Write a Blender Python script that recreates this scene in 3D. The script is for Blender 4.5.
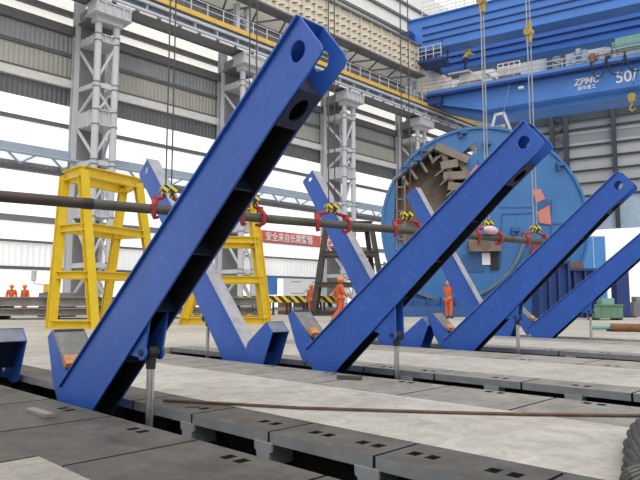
import bpy, bmesh, math, random
from mathutils import Vector, Matrix, geometry
random.seed(7)
S = bpy.context.scene
COL = S.collection
for o in list(bpy.data.objects):
    bpy.data.objects.remove(o)

# ---------------------------------------------------------------- camera, sky, light, exposure
CAM_H = 0.87
cd = bpy.data.cameras.new('camera'); cam = bpy.data.objects.new('camera', cd); COL.objects.link(cam)
cam.location = (0, 0, CAM_H)
cam.rotation_euler = (math.radians(90) + math.atan2(60, 610), 0, math.radians(44.5 - 90))
cd.sensor_width = 36; cd.lens = 610 / 640 * 36; cd.clip_start = 0.05; cd.clip_end = 500
S.camera = cam
W = bpy.data.worlds.new('sky'); S.world = W; W.use_nodes = True
wb = W.node_tree.nodes['Background']; wb.inputs[0].default_value = (0.985, 0.985, 1.0, 1); wb.inputs[1].default_value = 1.1
sd = bpy.data.lights.new('sun', 'SUN'); sd.energy = 1.1; sd.angle = math.radians(40); sd.color = (1, 0.97, 0.92)
sun = bpy.data.objects.new('sun', sd); COL.objects.link(sun); sun.location = (0, 0, 40)
sun.rotation_euler = Vector((0.45, 0.55, -1.0)).to_track_quat('-Z', 'Y').to_euler()
S.view_settings.view_transform = 'Standard'; S.view_settings.look = 'None'
S.view_settings.exposure = 0.1; S.view_settings.gamma = 1.0; S.view_settings.use_curve_mapping = False

# ---------------------------------------------------------------- materials
def mat(name, col, rough=0.6, metal=0.0, var=0.12, scale=3.0, col2=None, mix=(0.45, 0.65), emit=None, bump=0.0, detail=6, grain=0):
    m = bpy.data.materials.new(name); m.use_nodes = True
    nt = m.node_tree; n = nt.nodes; L = nt.links; b = n['Principled BSDF']
    tc = n.new('ShaderNodeTexCoord'); nz = n.new('ShaderNodeTexNoise')
    nz.inputs['Scale'].default_value = scale; nz.inputs['Detail'].default_value = detail; nz.inputs['Roughness'].default_value = 0.65
    L.new(tc.outputs['Object'], nz.inputs['Vector'])
    r = n.new('ShaderNodeValToRGB')
    c2 = col2 or tuple(min(1, c * (1 + var) + 0.004) for c in col)
    c1 = col if col2 else tuple(c * (1 - var) for c in col)
    r.color_ramp.elements[0].position = mix[0] if col2 else 0.3; r.color_ramp.elements[0].color = (*c1, 1)
    r.color_ramp.elements[1].position = mix[1] if col2 else 0.7; r.color_ramp.elements[1].color = (*c2, 1)
    L.new(nz.outputs['Fac'], r.inputs['Fac']); L.new(r.outputs['Color'], b.inputs['Base Color'])
    b.inputs['Roughness'].default_value = rough; b.inputs['Metallic'].default_value = metal
    if grain:
        n2 = n.new('ShaderNodeTexNoise'); n2.inputs['Scale'].default_value = 28; n2.inputs['Detail'].default_value = 8; n2.inputs['Roughness'].default_value = 0.8
        n3 = n.new('ShaderNodeTexNoise'); n3.inputs['Scale'].default_value = 4.5; n3.inputs['Detail'].default_value = 9; n3.inputs['Roughness'].default_value = 0.7; n3.inputs['Distortion'].default_value = 0.8
        L.new(tc.outputs['Object'], n2.inputs['Vector']); L.new(tc.outputs['Object'], n3.inputs['Vector'])
        src = r.outputs['Color']
        for nn, lo, a, c in ((n2, 1 - grain, 0.35, 0.62), (n3, 1 - grain * 1.3, 0.36, 0.60)):
            rr = n.new('ShaderNodeValToRGB'); rr.color_ramp.elements[0].position = a; rr.color_ramp.elements[1].position = c
            rr.color_ramp.elements[0].color = (lo, lo * 0.985, lo * 0.96, 1); rr.color_ramp.elements[1].color = (1.0, 1.0, 1.0, 1)
            mx = n.new('ShaderNodeMix'); mx.data_type = 'RGBA'; mx.blend_type = 'MULTIPLY'; mx.inputs[0].default_value = 1
            L.new(nn.outputs['Fac'], rr.inputs['Fac']); L.new(src, mx.inputs[6]); L.new(rr.outputs['Color'], mx.inputs[7]); src = mx.outputs[2]
        L.new(src, b.inputs['Base Color'])
    if bump:
        bp = n.new('ShaderNodeBump'); bp.inputs['Strength'].default_value = bump; bp.inputs['Distance'].default_value = 0.02
        L.new(nz.outputs['Fac'], bp.inputs['Height']); L.new(bp.outputs['Normal'], b.inputs['Normal'])
    if emit:
        L.new(r.outputs['Color'], b.inputs['Emission Color']); b.inputs['Emission Strength'].default_value = emit
    return m

def ribbed(name, col, pitch=0.3, axis='X', var=0.18, dark=0.75):
    m = mat(name, col, 0.6, 0, var, 0.25)
    nt = m.node_tree; n = nt.nodes; L = nt.links; b = n['Principled BSDF']
    wv = n.new('ShaderNodeTexWave'); wv.bands_direction = axis; wv.inputs['Scale'].default_value = 0.314 / pitch
    L.new(n['Texture Coordinate'].outputs['Object'], wv.inputs['Vector'])
    bp = n.new('ShaderNodeBump'); bp.inputs['Strength'].default_value = 1.0; bp.inputs['Distance'].default_value = 0.06
    L.new(wv.outputs['Fac'], bp.inputs['Height']); L.new(bp.outputs['Normal'], b.inputs['Normal'])
    mx = n.new('ShaderNodeMix'); mx.data_type = 'RGBA'; mx.blend_type = 'MULTIPLY'; mx.inputs[0].default_value = 1
    r2 = n.new('ShaderNodeValToRGB'); r2.color_ramp.elements[0].color = (dark, dark, dark, 1); r2.color_ramp.elements[1].position = 0.35
    L.new(wv.outputs['Fac'], r2.inputs['Fac'])
    src = b.inputs['Base Color'].links[0].from_socket
    L.new(src, mx.inputs[6]); L.new(r2.outputs['Color'], mx.inputs[7]); L.new(mx.outputs[2], b.inputs['Base Color'])
    return m

def striped(name, c1, c2, scale):
    m = mat(name, c1, 0.5); nt = m.node_tree; n = nt.nodes; L = nt.links; b = n['Principled BSDF']
    wv = n.new('ShaderNodeTexWave'); wv.bands_direction = 'DIAGONAL'; wv.inputs['Scale'].default_value = scale
    L.new(n['Texture Coordinate'].outputs['Object'], wv.inputs['Vector'])
    r = n.new('ShaderNodeValToRGB'); r.color_ramp.interpolation = 'CONSTANT'
    r.color_ramp.elements[0].color = (*c1, 1); r.color_ramp.elements[1].position = 0.5; r.color_ramp.elements[1].color = (*c2, 1)
    L.new(wv.outputs['Fac'], r.inputs['Fac']); L.new(r.outputs['Color'], b.inputs['Base Color'])
    return m

def scratched(name, col, scr, rough=0.4):
    """paint with pale scuffs in patches"""
    m = mat(name, col, rough, 0, 0.10, 2.0)
    nt = m.node_tree; n = nt.nodes; L = nt.links; b = n['Principled BSDF']
    nz = n.new('ShaderNodeTexNoise'); nz.inputs['Scale'].default_value = 9; nz.inputs['Detail'].default_value = 10; nz.inputs['Roughness'].default_value = 0.75
    nz.inputs['Distortion'].default_value = 1.5
    L.new(n['Texture Coordinate'].outputs['Object'], nz.inputs['Vector'])
    r = n.new('ShaderNodeValToRGB'); r.color_ramp.elements[0].position = 0.56; r.color_ramp.elements[1].position = 0.74
    r.color_ramp.elements[0].color = (0, 0, 0, 1); r.color_ramp.elements[1].color = (0.55, 0.55, 0.55, 1)
    mx = n.new('ShaderNodeMix'); mx.data_type = 'RGBA'
    L.new(nz.outputs['Fac'], r.inputs['Fac']); L.new(r.outputs['Color'], mx.inputs[0])
    src = b.inputs['Base Color'].links[0].from_socket
    L.new(src, mx.inputs[6]); mx.inputs[7].default_value = (*scr, 1); L.new(mx.outputs[2], b.inputs['Base Color'])
    return m

M = dict(
    blue=scratched('blue_paint', (0.024, 0.105, 0.47), (0.18, 0.30, 0.62), 0.38),
    inside_shade=mat('arm_inside_shade', (0.010, 0.011, 0.016), 0.7),  # near-black puts the shade inside the arms into the colour
    blue_in=mat('blue_dark_inside', (0.012, 0.022, 0.07), 0.6),  # darker blue for the inner and bottom plates
    steel_face=mat('worn_steel_face', (0.40, 0.40, 0.44), 0.55, 0.15, col2=(0.30, 0.29, 0.30), scale=5),
    cap=mat('blue_grey_cap', (0.20, 0.225, 0.29), 0.5, 0.1, col2=(0.13, 0.15, 0.21), scale=5),
    foot_face=mat('dark_steel_face', (0.17, 0.17, 0.16), 0.5, 0.3, col2=(0.25, 0.24, 0.22), scale=6),
    chrome=mat('chromed_rod', (0.62, 0.63, 0.66), 0.22, 0.9, 0.05),
    dark=mat('dark_steel', (0.035, 0.035, 0.038), 0.55, 0.4),
    yellow=mat('yellow_paint', (0.74, 0.53, 0.015), 0.45, 0, 0.10, 2.5),
    brownsteel=mat('brown_grey_steel', (0.10, 0.085, 0.075), 0.6, 0.2),
    rustpipe=mat('brown_pipe_steel', (0.085, 0.06, 0.05), 0.55, 0.3, col2=(0.05, 0.05, 0.05), scale=2),
    rust=mat('rust', (0.23, 0.10, 0.045), 0.8, 0.1, 0.3, 6),
    rod=mat('rusty_bar', (0.13, 0.075, 0.05), 0.7, 0.2, 0.3, 8),
    wood=mat('orange_wood', (0.52, 0.23, 0.10), 0.7, 0, 0.25, 12),
    red=mat('red_clamp_paint', (0.36, 0.028, 0.035), 0.5, 0, 0.15, 8),
    rope=mat('wire_rope', (0.09, 0.085, 0.08), 0.6, 0.3),
    ropepale=mat('pale_wire_rope', (0.36, 0.38, 0.40), 0.6, 0.2),
    hookstripe=striped('black_yellow_hook', (0.02, 0.02, 0.02), (0.72, 0.62, 0.06), 5.0),
    hazard=striped('hazard_stripes', (0.02, 0.02, 0.02), (0.80, 0.58, 0.02), 1.3),
    plate=mat('cast_floor_plate', (0.165, 0.153, 0.135), 0.6, 0.05, col2=(0.085, 0.079, 0.070), scale=1.7, mix=(0.35, 0.7), bump=0.2, grain=0.28),
    plate2=mat('cast_floor_plate_worn', (0.40, 0.38, 0.345), 0.6, 0.05, col2=(0.27, 0.255, 0.23), scale=1.3, mix=(0.35, 0.7), bump=0.15, grain=0.25),
    edge=mat('plate_edge_grey', (0.24, 0.255, 0.265), 0.6, 0, 0.2, 5),
    hole=mat('dark_pocket', (0.012, 0.012, 0.012), 0.8),  # near-black for pocket walls and plate joint faces
    pale=mat('pale_floor', (0.62, 0.595, 0.545), 0.65, 0, col2=(0.46, 0.435, 0.39), scale=0.9, mix=(0.36, 0.68), bump=0.15, detail=10, grain=0.20),
    pale2=mat('pale_plate', (0.42, 0.395, 0.355), 0.65, 0, col2=(0.30, 0.28, 0.25), scale=1.4, mix=(0.38, 0.75), bump=0.12, grain=0.22),
    farfloor=mat('hall_floor', (0.60, 0.565, 0.50), 0.7, 0, col2=(0.44, 0.41, 0.36), scale=0.3, mix=(0.38, 0.66), grain=0.15),
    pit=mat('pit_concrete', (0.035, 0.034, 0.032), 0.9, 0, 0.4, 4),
    bracket=mat('bracket_grey', (0.34, 0.36, 0.38), 0.55, 0.1),
    colgrey=mat('column_grey', (0.56, 0.57, 0.60), 0.5, 0, 0.06, 0.6),
    coldark=mat('column_grey_dark', (0.20, 0.20, 0.215), 0.6, 0, 0.1, 0.6),
    girt=mat('girt_grey', (0.13, 0.13, 0.135), 0.6),
    girtlight=mat('girt_light', (0.72, 0.72, 0.70), 0.5),
    beige=ribbed('beige_cladding', (0.52, 0.51, 0.46), 0.3, dark=0.85),
    grey=ribbed('grey_cladding', (0.36, 0.375, 0.40), 0.3, dark=0.85),
    darkrib=ribbed('dark_cladding', (0.15, 0.155, 0.165), 0.3, dark=0.8),
    upper=mat('upper_cladding', (0.82, 0.81, 0.76), 0.6, 0, 0.06, 0.5),
    window=mat('lit_translucent_sheet', (0.90, 0.92, 0.93), 0.5, 0, 0.03, 0.25, emit=0.6),
    windowgrey=ribbed('lit_ribbed_sheet', (0.84, 0.85, 0.85), 0.35, dark=0.9),
    windowwarm=mat('lit_warm_sheet', (0.93, 0.91, 0.85), 0.5, 0, 0.04, 0.3, emit=0.6),
    endpanel=mat('end_wall_sheet', (0.30, 0.32, 0.34), 0.6, 0, 0.12, 0.15),
    endlight=mat('end_wall_light_sheet', (0.48, 0.50, 0.51), 0.6, 0, 0.08, 0.15),
    endbeam=mat('end_wall_beam', (0.045, 0.06, 0.075), 0.6),
    curtain=mat('hazy_curtain', (0.45, 0.58, 0.72), 0.6, 0, 0.2, 0.6),
    runway=mat('runway_white', (0.60, 0.62, 0.66), 0.5, 0, 0.06, 0.6),
    runwayblue=mat('runway_bluegrey', (0.36, 0.42, 0.52), 0.5, 0, 0.06, 0.6),
    runwaycream=mat('runway_cream', (0.74, 0.69, 0.56), 0.55, 0, 0.07, 0.8),
    ochre=mat('walkway_yellow', (0.72, 0.46, 0.08), 0.5),
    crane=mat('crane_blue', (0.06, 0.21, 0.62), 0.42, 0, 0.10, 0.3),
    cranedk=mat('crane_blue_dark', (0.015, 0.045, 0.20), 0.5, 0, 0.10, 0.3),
    white=mat('white_paint', (0.82, 0.84, 0.86), 0.5, 0, 0.04),
    green=mat('green_paint', (0.13, 0.24, 0.16), 0.5, 0, 0.12, 1.5),
    greenmotor=mat('motor_green', (0.22, 0.42, 0.36), 0.45, 0, 0.1, 1),
    tbm=mat('sky_blue_paint', (0.045, 0.175, 0.43), 0.4, 0, 0.10, 0.5),
    tbmdk=mat('sky_blue_paint_dark', (0.03, 0.11, 0.30), 0.5, 0, 0.1, 0.5),
    cutter=mat('cutter_brown_steel', (0.24, 0.185, 0.15), 0.8, 0.05, col2=(0.13, 0.10, 0.08), scale=0.9),
    cutterlt=mat('cutter_tan_steel', (0.23, 0.195, 0.165), 0.7, 0.1, 0.2, 2),
    salmon=mat('salmon_primer', (0.58, 0.22, 0.20), 0.6, 0, 0.1, 1),
    orange=mat('orange_cloth', (0.66, 0.12, 0.03), 0.8, 0, 0.15, 9),
    orangehat=mat('orange_helmet', (0.85, 0.26, 0.05), 0.35),
    yellowcloth=mat('yellow_cloth', (0.85, 0.60, 0.02), 0.8, 0, 0.12, 8),
    navy=mat('navy_cloth', (0.03, 0.04, 0.09), 0.8),
    skin=mat('skin', (0.50, 0.29, 0.20), 0.6),
    boot=mat('black_boot', (0.02, 0.02, 0.02), 0.6),
    banner=mat('red_banner_cloth', (0.64, 0.13, 0.11), 0.7, 0, 0.08, 1),
    cabinetblue=mat('cabinet_blue', (0.05, 0.22, 0.58), 0.45),
    sheetblue=mat('blue_sheet', (0.07, 0.26, 0.62), 0.5, 0, 0.15, 0.4),
    cable=mat('cable_rubber', (0.045, 0.043, 0.038), 0.7, 0, 0.35, 18, bump=0.4),
    cloth=mat('pale_binding', (0.13, 0.125, 0.11), 0.8, 0, 0.2, 20),
    stacksteel=mat('stacked_steel', (0.30, 0.29, 0.285), 0.6, 0.2, col2=(0.18, 0.165, 0.15), scale=1.2),
    pinkbag=mat('pale_pink_bag', (0.75, 0.55, 0.62), 0.7, 0, 0.1, 6),
    glyph=mat('sign_white', (0.85, 0.85, 0.85), 0.6, 0, 0.01),
    greyink=mat('grey_ink', (0.25, 0.28, 0.32), 0.7),
    ground=mat('outside_concrete', (0.75, 0.74, 0.72), 0.8),
)

M['windowgrey'].node_tree.nodes['Principled BSDF'].inputs['Emission Color'].default_value = (0.85, 0.87, 0.88, 1)
M['windowgrey'].node_tree.nodes['Principled BSDF'].inputs['Emission Strength'].default_value = 0.35
# ---------------------------------------------------------------- mesh helper
class MB:
    def __init__(s): s.v = []; s.f = []
    def add(s, vs, fs):
        b = len(s.v); s.v += [tuple(v) for v in vs]; s.f += [tuple(b + i for i in f) for f in fs]; return s
    def hexa(s, p):
        return s.add(p, [(0, 3, 2, 1), (4, 5, 6, 7), (0, 1, 5, 4), (1, 2, 6, 5), (2, 3, 7, 6), (3, 0, 4, 7)])
    def box(s, x0, x1, y0, y1, z0, z1):
        return s.hexa([(x0, y0, z0), (x1, y0, z0), (x1, y1, z0), (x0, y1, z0), (x0, y0, z1), (x1, y0, z1), (x1, y1, z1), (x0, y1, z1)])
    def frame(s, p, q, up):
        p, q = Vector(p), Vector(q); d = (q - p).normalized(); u = Vector(up)
        if abs(d.dot(u.normalized())) > 0.98: u = Vector((1, 0, 0)) if abs(d.x) < 0.9 else Vector((0, 1, 0))
        r = d.cross(u).normalized(); u = r.cross(d).normalized(); return p, q, r, u
    def bar(s, p, q, w, h, up=(0, 0, 1), ow=0.0, oh=0.0):
        p, q, r, u = s.frame(p, q, up); o = r * ow + u * oh
        c = [(-1, -1), (1, -1), (1, 1), (-1, 1)]
        return s.hexa([p + o + r * a * w / 2 + u * b * h / 2 for a, b in c] + [q + o + r * a * w / 2 + u * b * h / 2 for a, b in c])
    def hbeam(s, p, q, w, h, t, up=(0, 0, 1)):
        s.bar(p, q, w, t, up, 0, h / 2 - t / 2); s.bar(p, q, w, t, up, 0, -h / 2 + t / 2); s.bar(p, q, t, h - 2 * t, up); return s
    def tube(s, p, q, r, n=10, r2=None):
        p, q, a, u = s.frame(p, q, (0, 0, 1)); r2 = r if r2 is None else r2
        vs = [p + (a * math.cos(t) + u * math.sin(t)) * r for t in [2 * math.pi * i / n for i in range(n)]]
        vs += [q + (a * math.cos(t) + u * math.sin(t)) * r2 for t in [2 * math.pi * i / n for i in range(n)]]
        return s.add(vs, [(i, (i + 1) % n, n + (i + 1) % n, n + i) for i in range(n)] + [tuple(range(n - 1, -1, -1)), tuple(range(n, 2 * n))])
    def path(s, pts, r, n=8):
        pts = [Vector(p) for p in pts]; vs = []; rs = r if isinstance(r, (list, tuple)) else [r] * len(pts)
        a = None
        for i, p in enumerate(pts):
            d = (pts[min(i + 1, len(pts) - 1)] - pts[max(i - 1, 0)]).normalized()
            if a is None:
                a = d.orthogonal().normalized()
            a = (a - d * a.dot(d)).normalized(); u = d.cross(a)
            vs += [p + (a * math.cos(2 * math.pi * k / n) + u * math.sin(2 * math.pi * k / n)) * rs[i] for k in range(n)]
        m = len(pts); fs = [(i * n + k, i * n + (k + 1) % n, (i + 1) * n + (k + 1) % n, (i + 1) * n + k) for i in range(m - 1) for k in range(n)]
        return s.add(vs, fs + [tuple(range(n - 1, -1, -1)), tuple(range((m - 1) * n, m * n))])
    def plate(s, outer, holes, f, x0, x1):
        """flat plate with holes: 2-D outline(s) mapped by f(a, b, x), thickness x0..x1"""
        loops = [outer] + list(holes); flat = [p for l in loops for p in l]; n = len(flat)
        tris = geometry.tessellate_polygon([[Vector((a, b, 0)) for a, b in l] for l in loops])
        vs = [f(a, b, x0) for a, b in flat] + [f(a, b, x1) for a, b in flat]
        fs = [tuple(t) for t in tris] + [tuple(n + i for i in reversed(t)) for t in tris]
        k = 0
        for l in loops:
            m = len(l); fs += [(k + i, k + (i + 1) % m, n + k + (i + 1) % m, n + k + i) for i in range(m)]; k += m
        return s.add(vs, fs)
    def ball(s, c, rx, ry=None, rz=None, n=12, m=8):
        ry = ry or rx; rz = rz or rx; c = Vector(c); vs = []; fs = []
        for j in range(1, m):
            t = math.pi * j / m
            vs += [c + Vector((rx * math.sin(t) * math.cos(2 * math.pi * i / n), ry * math.sin(t) * math.sin(2 * math.pi * i / n), rz * math.cos(t))) for i in range(n)]
        vs += [c + Vector((0, 0, rz)), c - Vector((0, 0, rz))]; T = len(vs) - 2
        for j in range(m - 2):
            fs += [(j * n + i, (j + 1) * n + i, (j + 1) * n + (i + 1) % n, j * n + (i + 1) % n) for i in range(n)]
        fs += [(T, i, (i + 1) % n) for i in range(n)] + [(T + 1, (m - 2) * n + (i + 1) % n, (m - 2) * n + i) for i in range(n)]
        return s.add(vs, fs)
    def build(s, name, m, parent=None, world=False, bevel=0.0, mats=None):
        me = bpy.data.meshes.new(name)
        vs = s.v
        if parent is not None and world:
            inv = root_matrix(parent).inverted(); vs = [inv @ Vector(v) for v in vs]
        me.from_pydata([tuple(v) for v in vs], [], s.f)
        bm = bmesh.new(); bm.from_mesh(me); bmesh.ops.recalc_face_normals(bm, faces=bm.faces)
        for f in bm.faces: f.smooth = True
        bm.to_mesh(me); bm.free()
        me.set_sharp_from_angle(angle=math.radians(35))
        me.materials.append(m)
        o = bpy.data.objects.new(name, me); COL.objects.link(o)
        if parent is not None: o.parent = parent
        if bevel:
            bv = o.modifiers.new('edge', 'BEVEL'); bv.width = bevel; bv.segments = 2; bv.limit_method = 'ANGLE'
        return o

def root_matrix(o):
    m = Matrix.LocRotScale(o.location, o.rotation_euler, o.scale)
    return root_matrix(o.parent) @ m if o.parent else m

def thing(name, label, cat, loc=(0, 0, 0), rz=0.0, group=None):
    o = bpy.data.objects.new(name, None); COL.objects.link(o); o.empty_display_size = 0.2
    o.location = loc; o.rotation_euler = (0, 0, rz); o['label'] = label; o['category'] = cat
    if group: o['group'] = group
    return o
def tag(o, label, cat, group=None):
    o['label'] = label; o['category'] = cat
    if group: o['group'] = group
    return o
def struct(o, label=None):
    o['kind'] = 'structure'
    if label: o['label'] = label
    return o
def circle(cx, cy, r, n=20, r2=None):
    r2 = r2 or r
    return [(cx + r * math.cos(2 * math.pi * i / n), cy + r2 * math.sin(2 * math.pi * i / n)) for i in range(n)]
def text(name, body, size, m, parent, loc, rot, depth=0.01, sx=1.0, shear=0.0, bold=0.0):
    c = bpy.data.curves.new(name, 'FONT'); c.body = body; c.size = size; c.extrude = depth; c.align_x = 'LEFT'; c.shear = shear; c.offset = bold
    c.materials.append(m)
    t = bpy.data.objects.new('tmp', c); COL.objects.link(t); bpy.context.view_layer.update()
    me = bpy.data.meshes.new_from_object(t.evaluated_get(bpy.context.evaluated_depsgraph_get())); me.name = name
    bpy.data.objects.remove(t)
    o = bpy.data.objects.new(name, me); COL.objects.link(o); o.parent = parent; o.location = loc; o.rotation_euler = rot; o.scale = (sx, 1, 1)
    return o

# ================================================================ FLOOR
PT = 0.075   # plate thickness
SLOTS = [(2.265, 2.715), (5.46, 6.20), (9.40, 10.40), (13.80, 14.60)]
def floor_plate(x0, x1, y0, y1, m, label, holes=()):
    """a slab with rectangular pockets cut right through it"""
    g = 0.006; x0 += g; x1 -= g; y0 += 0.011; y1 -= 0.011
    xs = sorted({x0, x1} | {v for h in holes for v in h[:2]}); ys = sorted({y0, y1} | {v for h in holes for v in h[2:]})
    mb = MB()
    solid = lambda i, j: 0 <= i < len(xs) - 1 and 0 <= j < len(ys) - 1 and not any(h[0] - 1e-6 <= xs[i] and xs[i + 1] <= h[1] + 1e-6 and h[2] - 1e-6 <= ys[j] and ys[j + 1] <= h[3] + 1e-6 for h in holes)
    for i in range(len(xs) - 1):
        for j in range(len(ys) - 1):
            if not solid(i, j): continue
            a, b, c, d = xs[i], xs[i + 1], ys[j], ys[j + 1]
            p = [(a, c, 0), (b, c, 0), (b, d, 0), (a, d, 0), (a, c, -PT), (b, c, -PT), (b, d, -PT), (a, d, -PT)]
            fs = [(0, 1, 2, 3), (7, 6, 5, 4)]
            if not solid(i, j - 1): fs.append((0, 4, 5, 1))
            if not solid(i + 1, j): fs.append((1, 5, 6, 2))
            if not solid(i, j + 1): fs.append((2, 6, 7, 3))
            if not solid(i - 1, j): fs.append((3, 7, 4, 0))
            mb.add(p, fs)
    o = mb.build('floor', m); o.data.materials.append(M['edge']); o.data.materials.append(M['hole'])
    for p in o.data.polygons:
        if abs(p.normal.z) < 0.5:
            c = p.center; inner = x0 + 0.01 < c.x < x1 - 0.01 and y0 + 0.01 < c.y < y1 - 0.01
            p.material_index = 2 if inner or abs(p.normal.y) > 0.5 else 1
    return struct(o, label)
def pockets(x, ys, w=0.085, l=0.07, gap=0.05):
    r = []
    for y in ys: r += [(x - w / 2, x + w / 2, y + gap / 2, y + gap / 2 + l), (x - w / 2, x + w / 2, y - gap / 2 - l, y - gap / 2)]
    return r
def column_of_plates(x0, x1, ys, m, label, px=None, py=()):
    hs = pockets(px, py) if px else []
    for a, b in zip(ys[:-1], ys[1:]):
        floor_plate(x0, x1, a, b, m, label, [h for h in hs if a + 0.01 < h[2] and h[3] < b - 0.01])
Y0, Y1 = -4.0, 10.0
column_of_plates(-6, 1.41, [Y0, 0.4, 3.6], M['pale2'], 'pale floor plate at the near edge')
column_of_plates(-6, 1.41, [3.6, 5.8, 8.0, Y1], M['plate'], 'dark floor plate at the left')
column_of_plates(1.41, 2.265, [Y0, -0.1, 1.05, 2.18, 3.29, 4.42, 5.55, 7.8, Y1], M['plate'], 'dark cast floor plate beside the nearest slot', 2.14, [4.95, 3.82, 2.76, 1.6])
struct(MB().box(-30, 120, -60, 60, -1.3, -1.1).build('floor', M['pit']), 'dark ground below the floor plates')
column_of_plates(2.715, 3.15, [Y0, 0.45, 1.35, 2.25, 3.15, 4.05, 4.95, 5.85, 7.8, Y1], M['plate'], 'dark floor plate along the far side of the nearest slot', 2.93, [4.25, 3.38, 2.86, 2.45, 2.06, 1.57])
column_of_plates(3.15, 4.57, [Y0, Y1], M['pale'], 'pale concrete strip between two slots')
column_of_plates(4.57, 5.46, [Y0, 0.2, 1.3, 2.4, 3.5, 4.6, 5.7, 6.8, 8.0, Y1], M['plate2'], 'worn floor plate beside the second slot', 5.36, [3.98, 2.95, 2.03, 5.1, 6.2])
column_of_plates(6.20, 6.65, [Y0, 0.8, 2.0, 3.1, 4.2, 5.3, 6.4, 7.5, Y1], M['plate2'], 'floor plate along the far side of the second slot', 6.39, [5.05, 4.4, 3.44, 2.54])
column_of_plates(6.65, 8.40, [Y0, Y1], M['pale'], 'pale concrete strip between the middle slots')
column_of_plates(8.40, 9.40, [Y0, 1, 2.2, 3.4, 4.6, 5.8, 7, 8.2, Y1], M['pale2'], 'floor plate beside the third slot', 8.6, [4.2, 3.0])
column_of_plates(10.40, 10.90, [Y0, 1.5, 3, 4.5, 6, 7.5, Y1], M['plate2'], 'floor plate along the far side of the third slot', 10.6, [4.77, 3.8])
column_of_plates(10.90, 12.80, [Y0, Y1], M['pale'], 'pale concrete strip before the farthest slot')
column_of_plates(12.80, 13.80, [Y0, 1.5, 3, 4.5, 6, 7.5, Y1], M['pale2'], 'floor plate beside the farthest slot')
for (a, b, c, d) in [(14.60, 120, Y0, 60), (-30, 14.60, Y1, 60), (-30, 120, -60, Y0), (-30, -6, Y0, Y1)]:
    struct(MB().box(a, b, c, d, -0.2, 0).build('floor', M['farfloor']), 'pale hall floor')
for i, (a, b) in enumerate(SLOTS):        # trench below each slot, with an undercut on both sides
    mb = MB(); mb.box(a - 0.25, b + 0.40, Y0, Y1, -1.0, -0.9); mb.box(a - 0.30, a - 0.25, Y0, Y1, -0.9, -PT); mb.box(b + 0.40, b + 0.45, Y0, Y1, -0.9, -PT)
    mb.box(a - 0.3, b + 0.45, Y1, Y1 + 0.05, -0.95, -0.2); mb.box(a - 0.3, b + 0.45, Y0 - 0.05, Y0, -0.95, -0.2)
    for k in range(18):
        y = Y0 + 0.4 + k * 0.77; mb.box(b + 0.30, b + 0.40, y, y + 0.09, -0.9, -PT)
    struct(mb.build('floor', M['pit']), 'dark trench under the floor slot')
    ys = {0: [3.2, 2.3, 1.45, 4.1], 1: [3.45, 2.55, 4.6, 1.6], 2: [4.3, 2.9], 3: [4.5]}[i]
    for y in ys:
        mb = MB(); x = b - 0.004
        mb.plate([(-0.09, -PT + 0.005), (0.09, -PT + 0.005), (0.085, -PT - 0.05), (0.065, -PT - 0.06), (0.045, -PT - 0.24), (-0.045, -PT - 0.24), (-0.065, -PT - 0.06), (-0.085, -PT - 0.05)], [], lambda q, z, t, x=x, y=y: (x + t, y + q, z), 0, 0.02)
        mb.box(x + 0.021, x + 0.25, y - 0.03, y + 0.03, -PT - 0.16, -PT)
        struct(mb.build('floor_bracket', M['bracket']), 'grey bracket under the slot edge')

# ================================================================ WALLS
WY = 38.6; WX0, WX1 = -6.0, 75.0
BAYS = [-5.5, 5.7, 16.9, 28.1, 39.5, 50.9, 62.1, 73.2]
def sheet(name, z0, z1, m, y=WY, x0=WX0, x1=WX1, t=0.08):
    return struct(MB().box(x0, x1, y, y + t, z0, z1).build(name, m))
struct(MB().box(WX0, WX1, WY + 0.12, WY + 0.3, 0, 36).build('wall_left', M['coldark']), 'tall clad side wall of the hall')
for z0, z1, m in [(13.35, 14.5, 'darkrib'), (15.2, 16.6, 'beige'), (16.8, 18.0, 'grey'), (8.72, 9.3, 'grey'), (21.4, 24.2, 'grey'), (24.2, 28.2, 'upper'), (28.5, 29.9, 'upper'), (30.2, 31.6, 'upper'), (31.9, 36, 'upper')]:
    sheet('wall_left', z0, z1, M[m])
wn = 0
for z0, z1, w in [(0.15, 2.7, 0), (2.9, 4.35, 2), (4.5, 5.6, 0), (6.0, 8.7, 0), (9.3, 11.85, 0), (12.1, 13.35, 1), (18.62, 19.25, 1), (19.65, 21.3, 1)]:
    for a, b in zip(BAYS[:-1], BAYS[1:]):
        wn += 1
        struct(MB().box(a + 0.05, b - 0.05, WY + 0.02, WY + 0.08, z0, z1).build('window_%d' % wn, M[('window', 'windowwarm', 'windowgrey')[w]]), 'bright translucent wall strip')
tn = 0
for z0, z1, m, d in [(2.7, 2.85, 'girt', .12), (4.35, 4.48, 'girt', .14), (5.62, 5.98, 'coldark', .2), (8.85, 9.0, 'girt', .2), (11.86, 12.1, 'girt', .15), (14.5, 15.02, 'girtlight', .3), (15.02, 15.2, 'girt', .2), (16.58, 16.82, 'girt', .15), (18.0, 18.6, 'girt', .35), (19.27, 19.62, 'girt', .25), (21.3, 21.6, 'girt', .3), (28.15, 28.5, 'girt', .2), (29.9, 30.2, 'girt', .2), (31.6, 31.9, 'girt', .2), (33.3, 33.6, 'girt', .2)]:
    tn += 1
    struct(MB().box(WX0, WX1, WY - d, WY + 0.1, z0, z1).build('trim_%d' % tn, M[m]))
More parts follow.
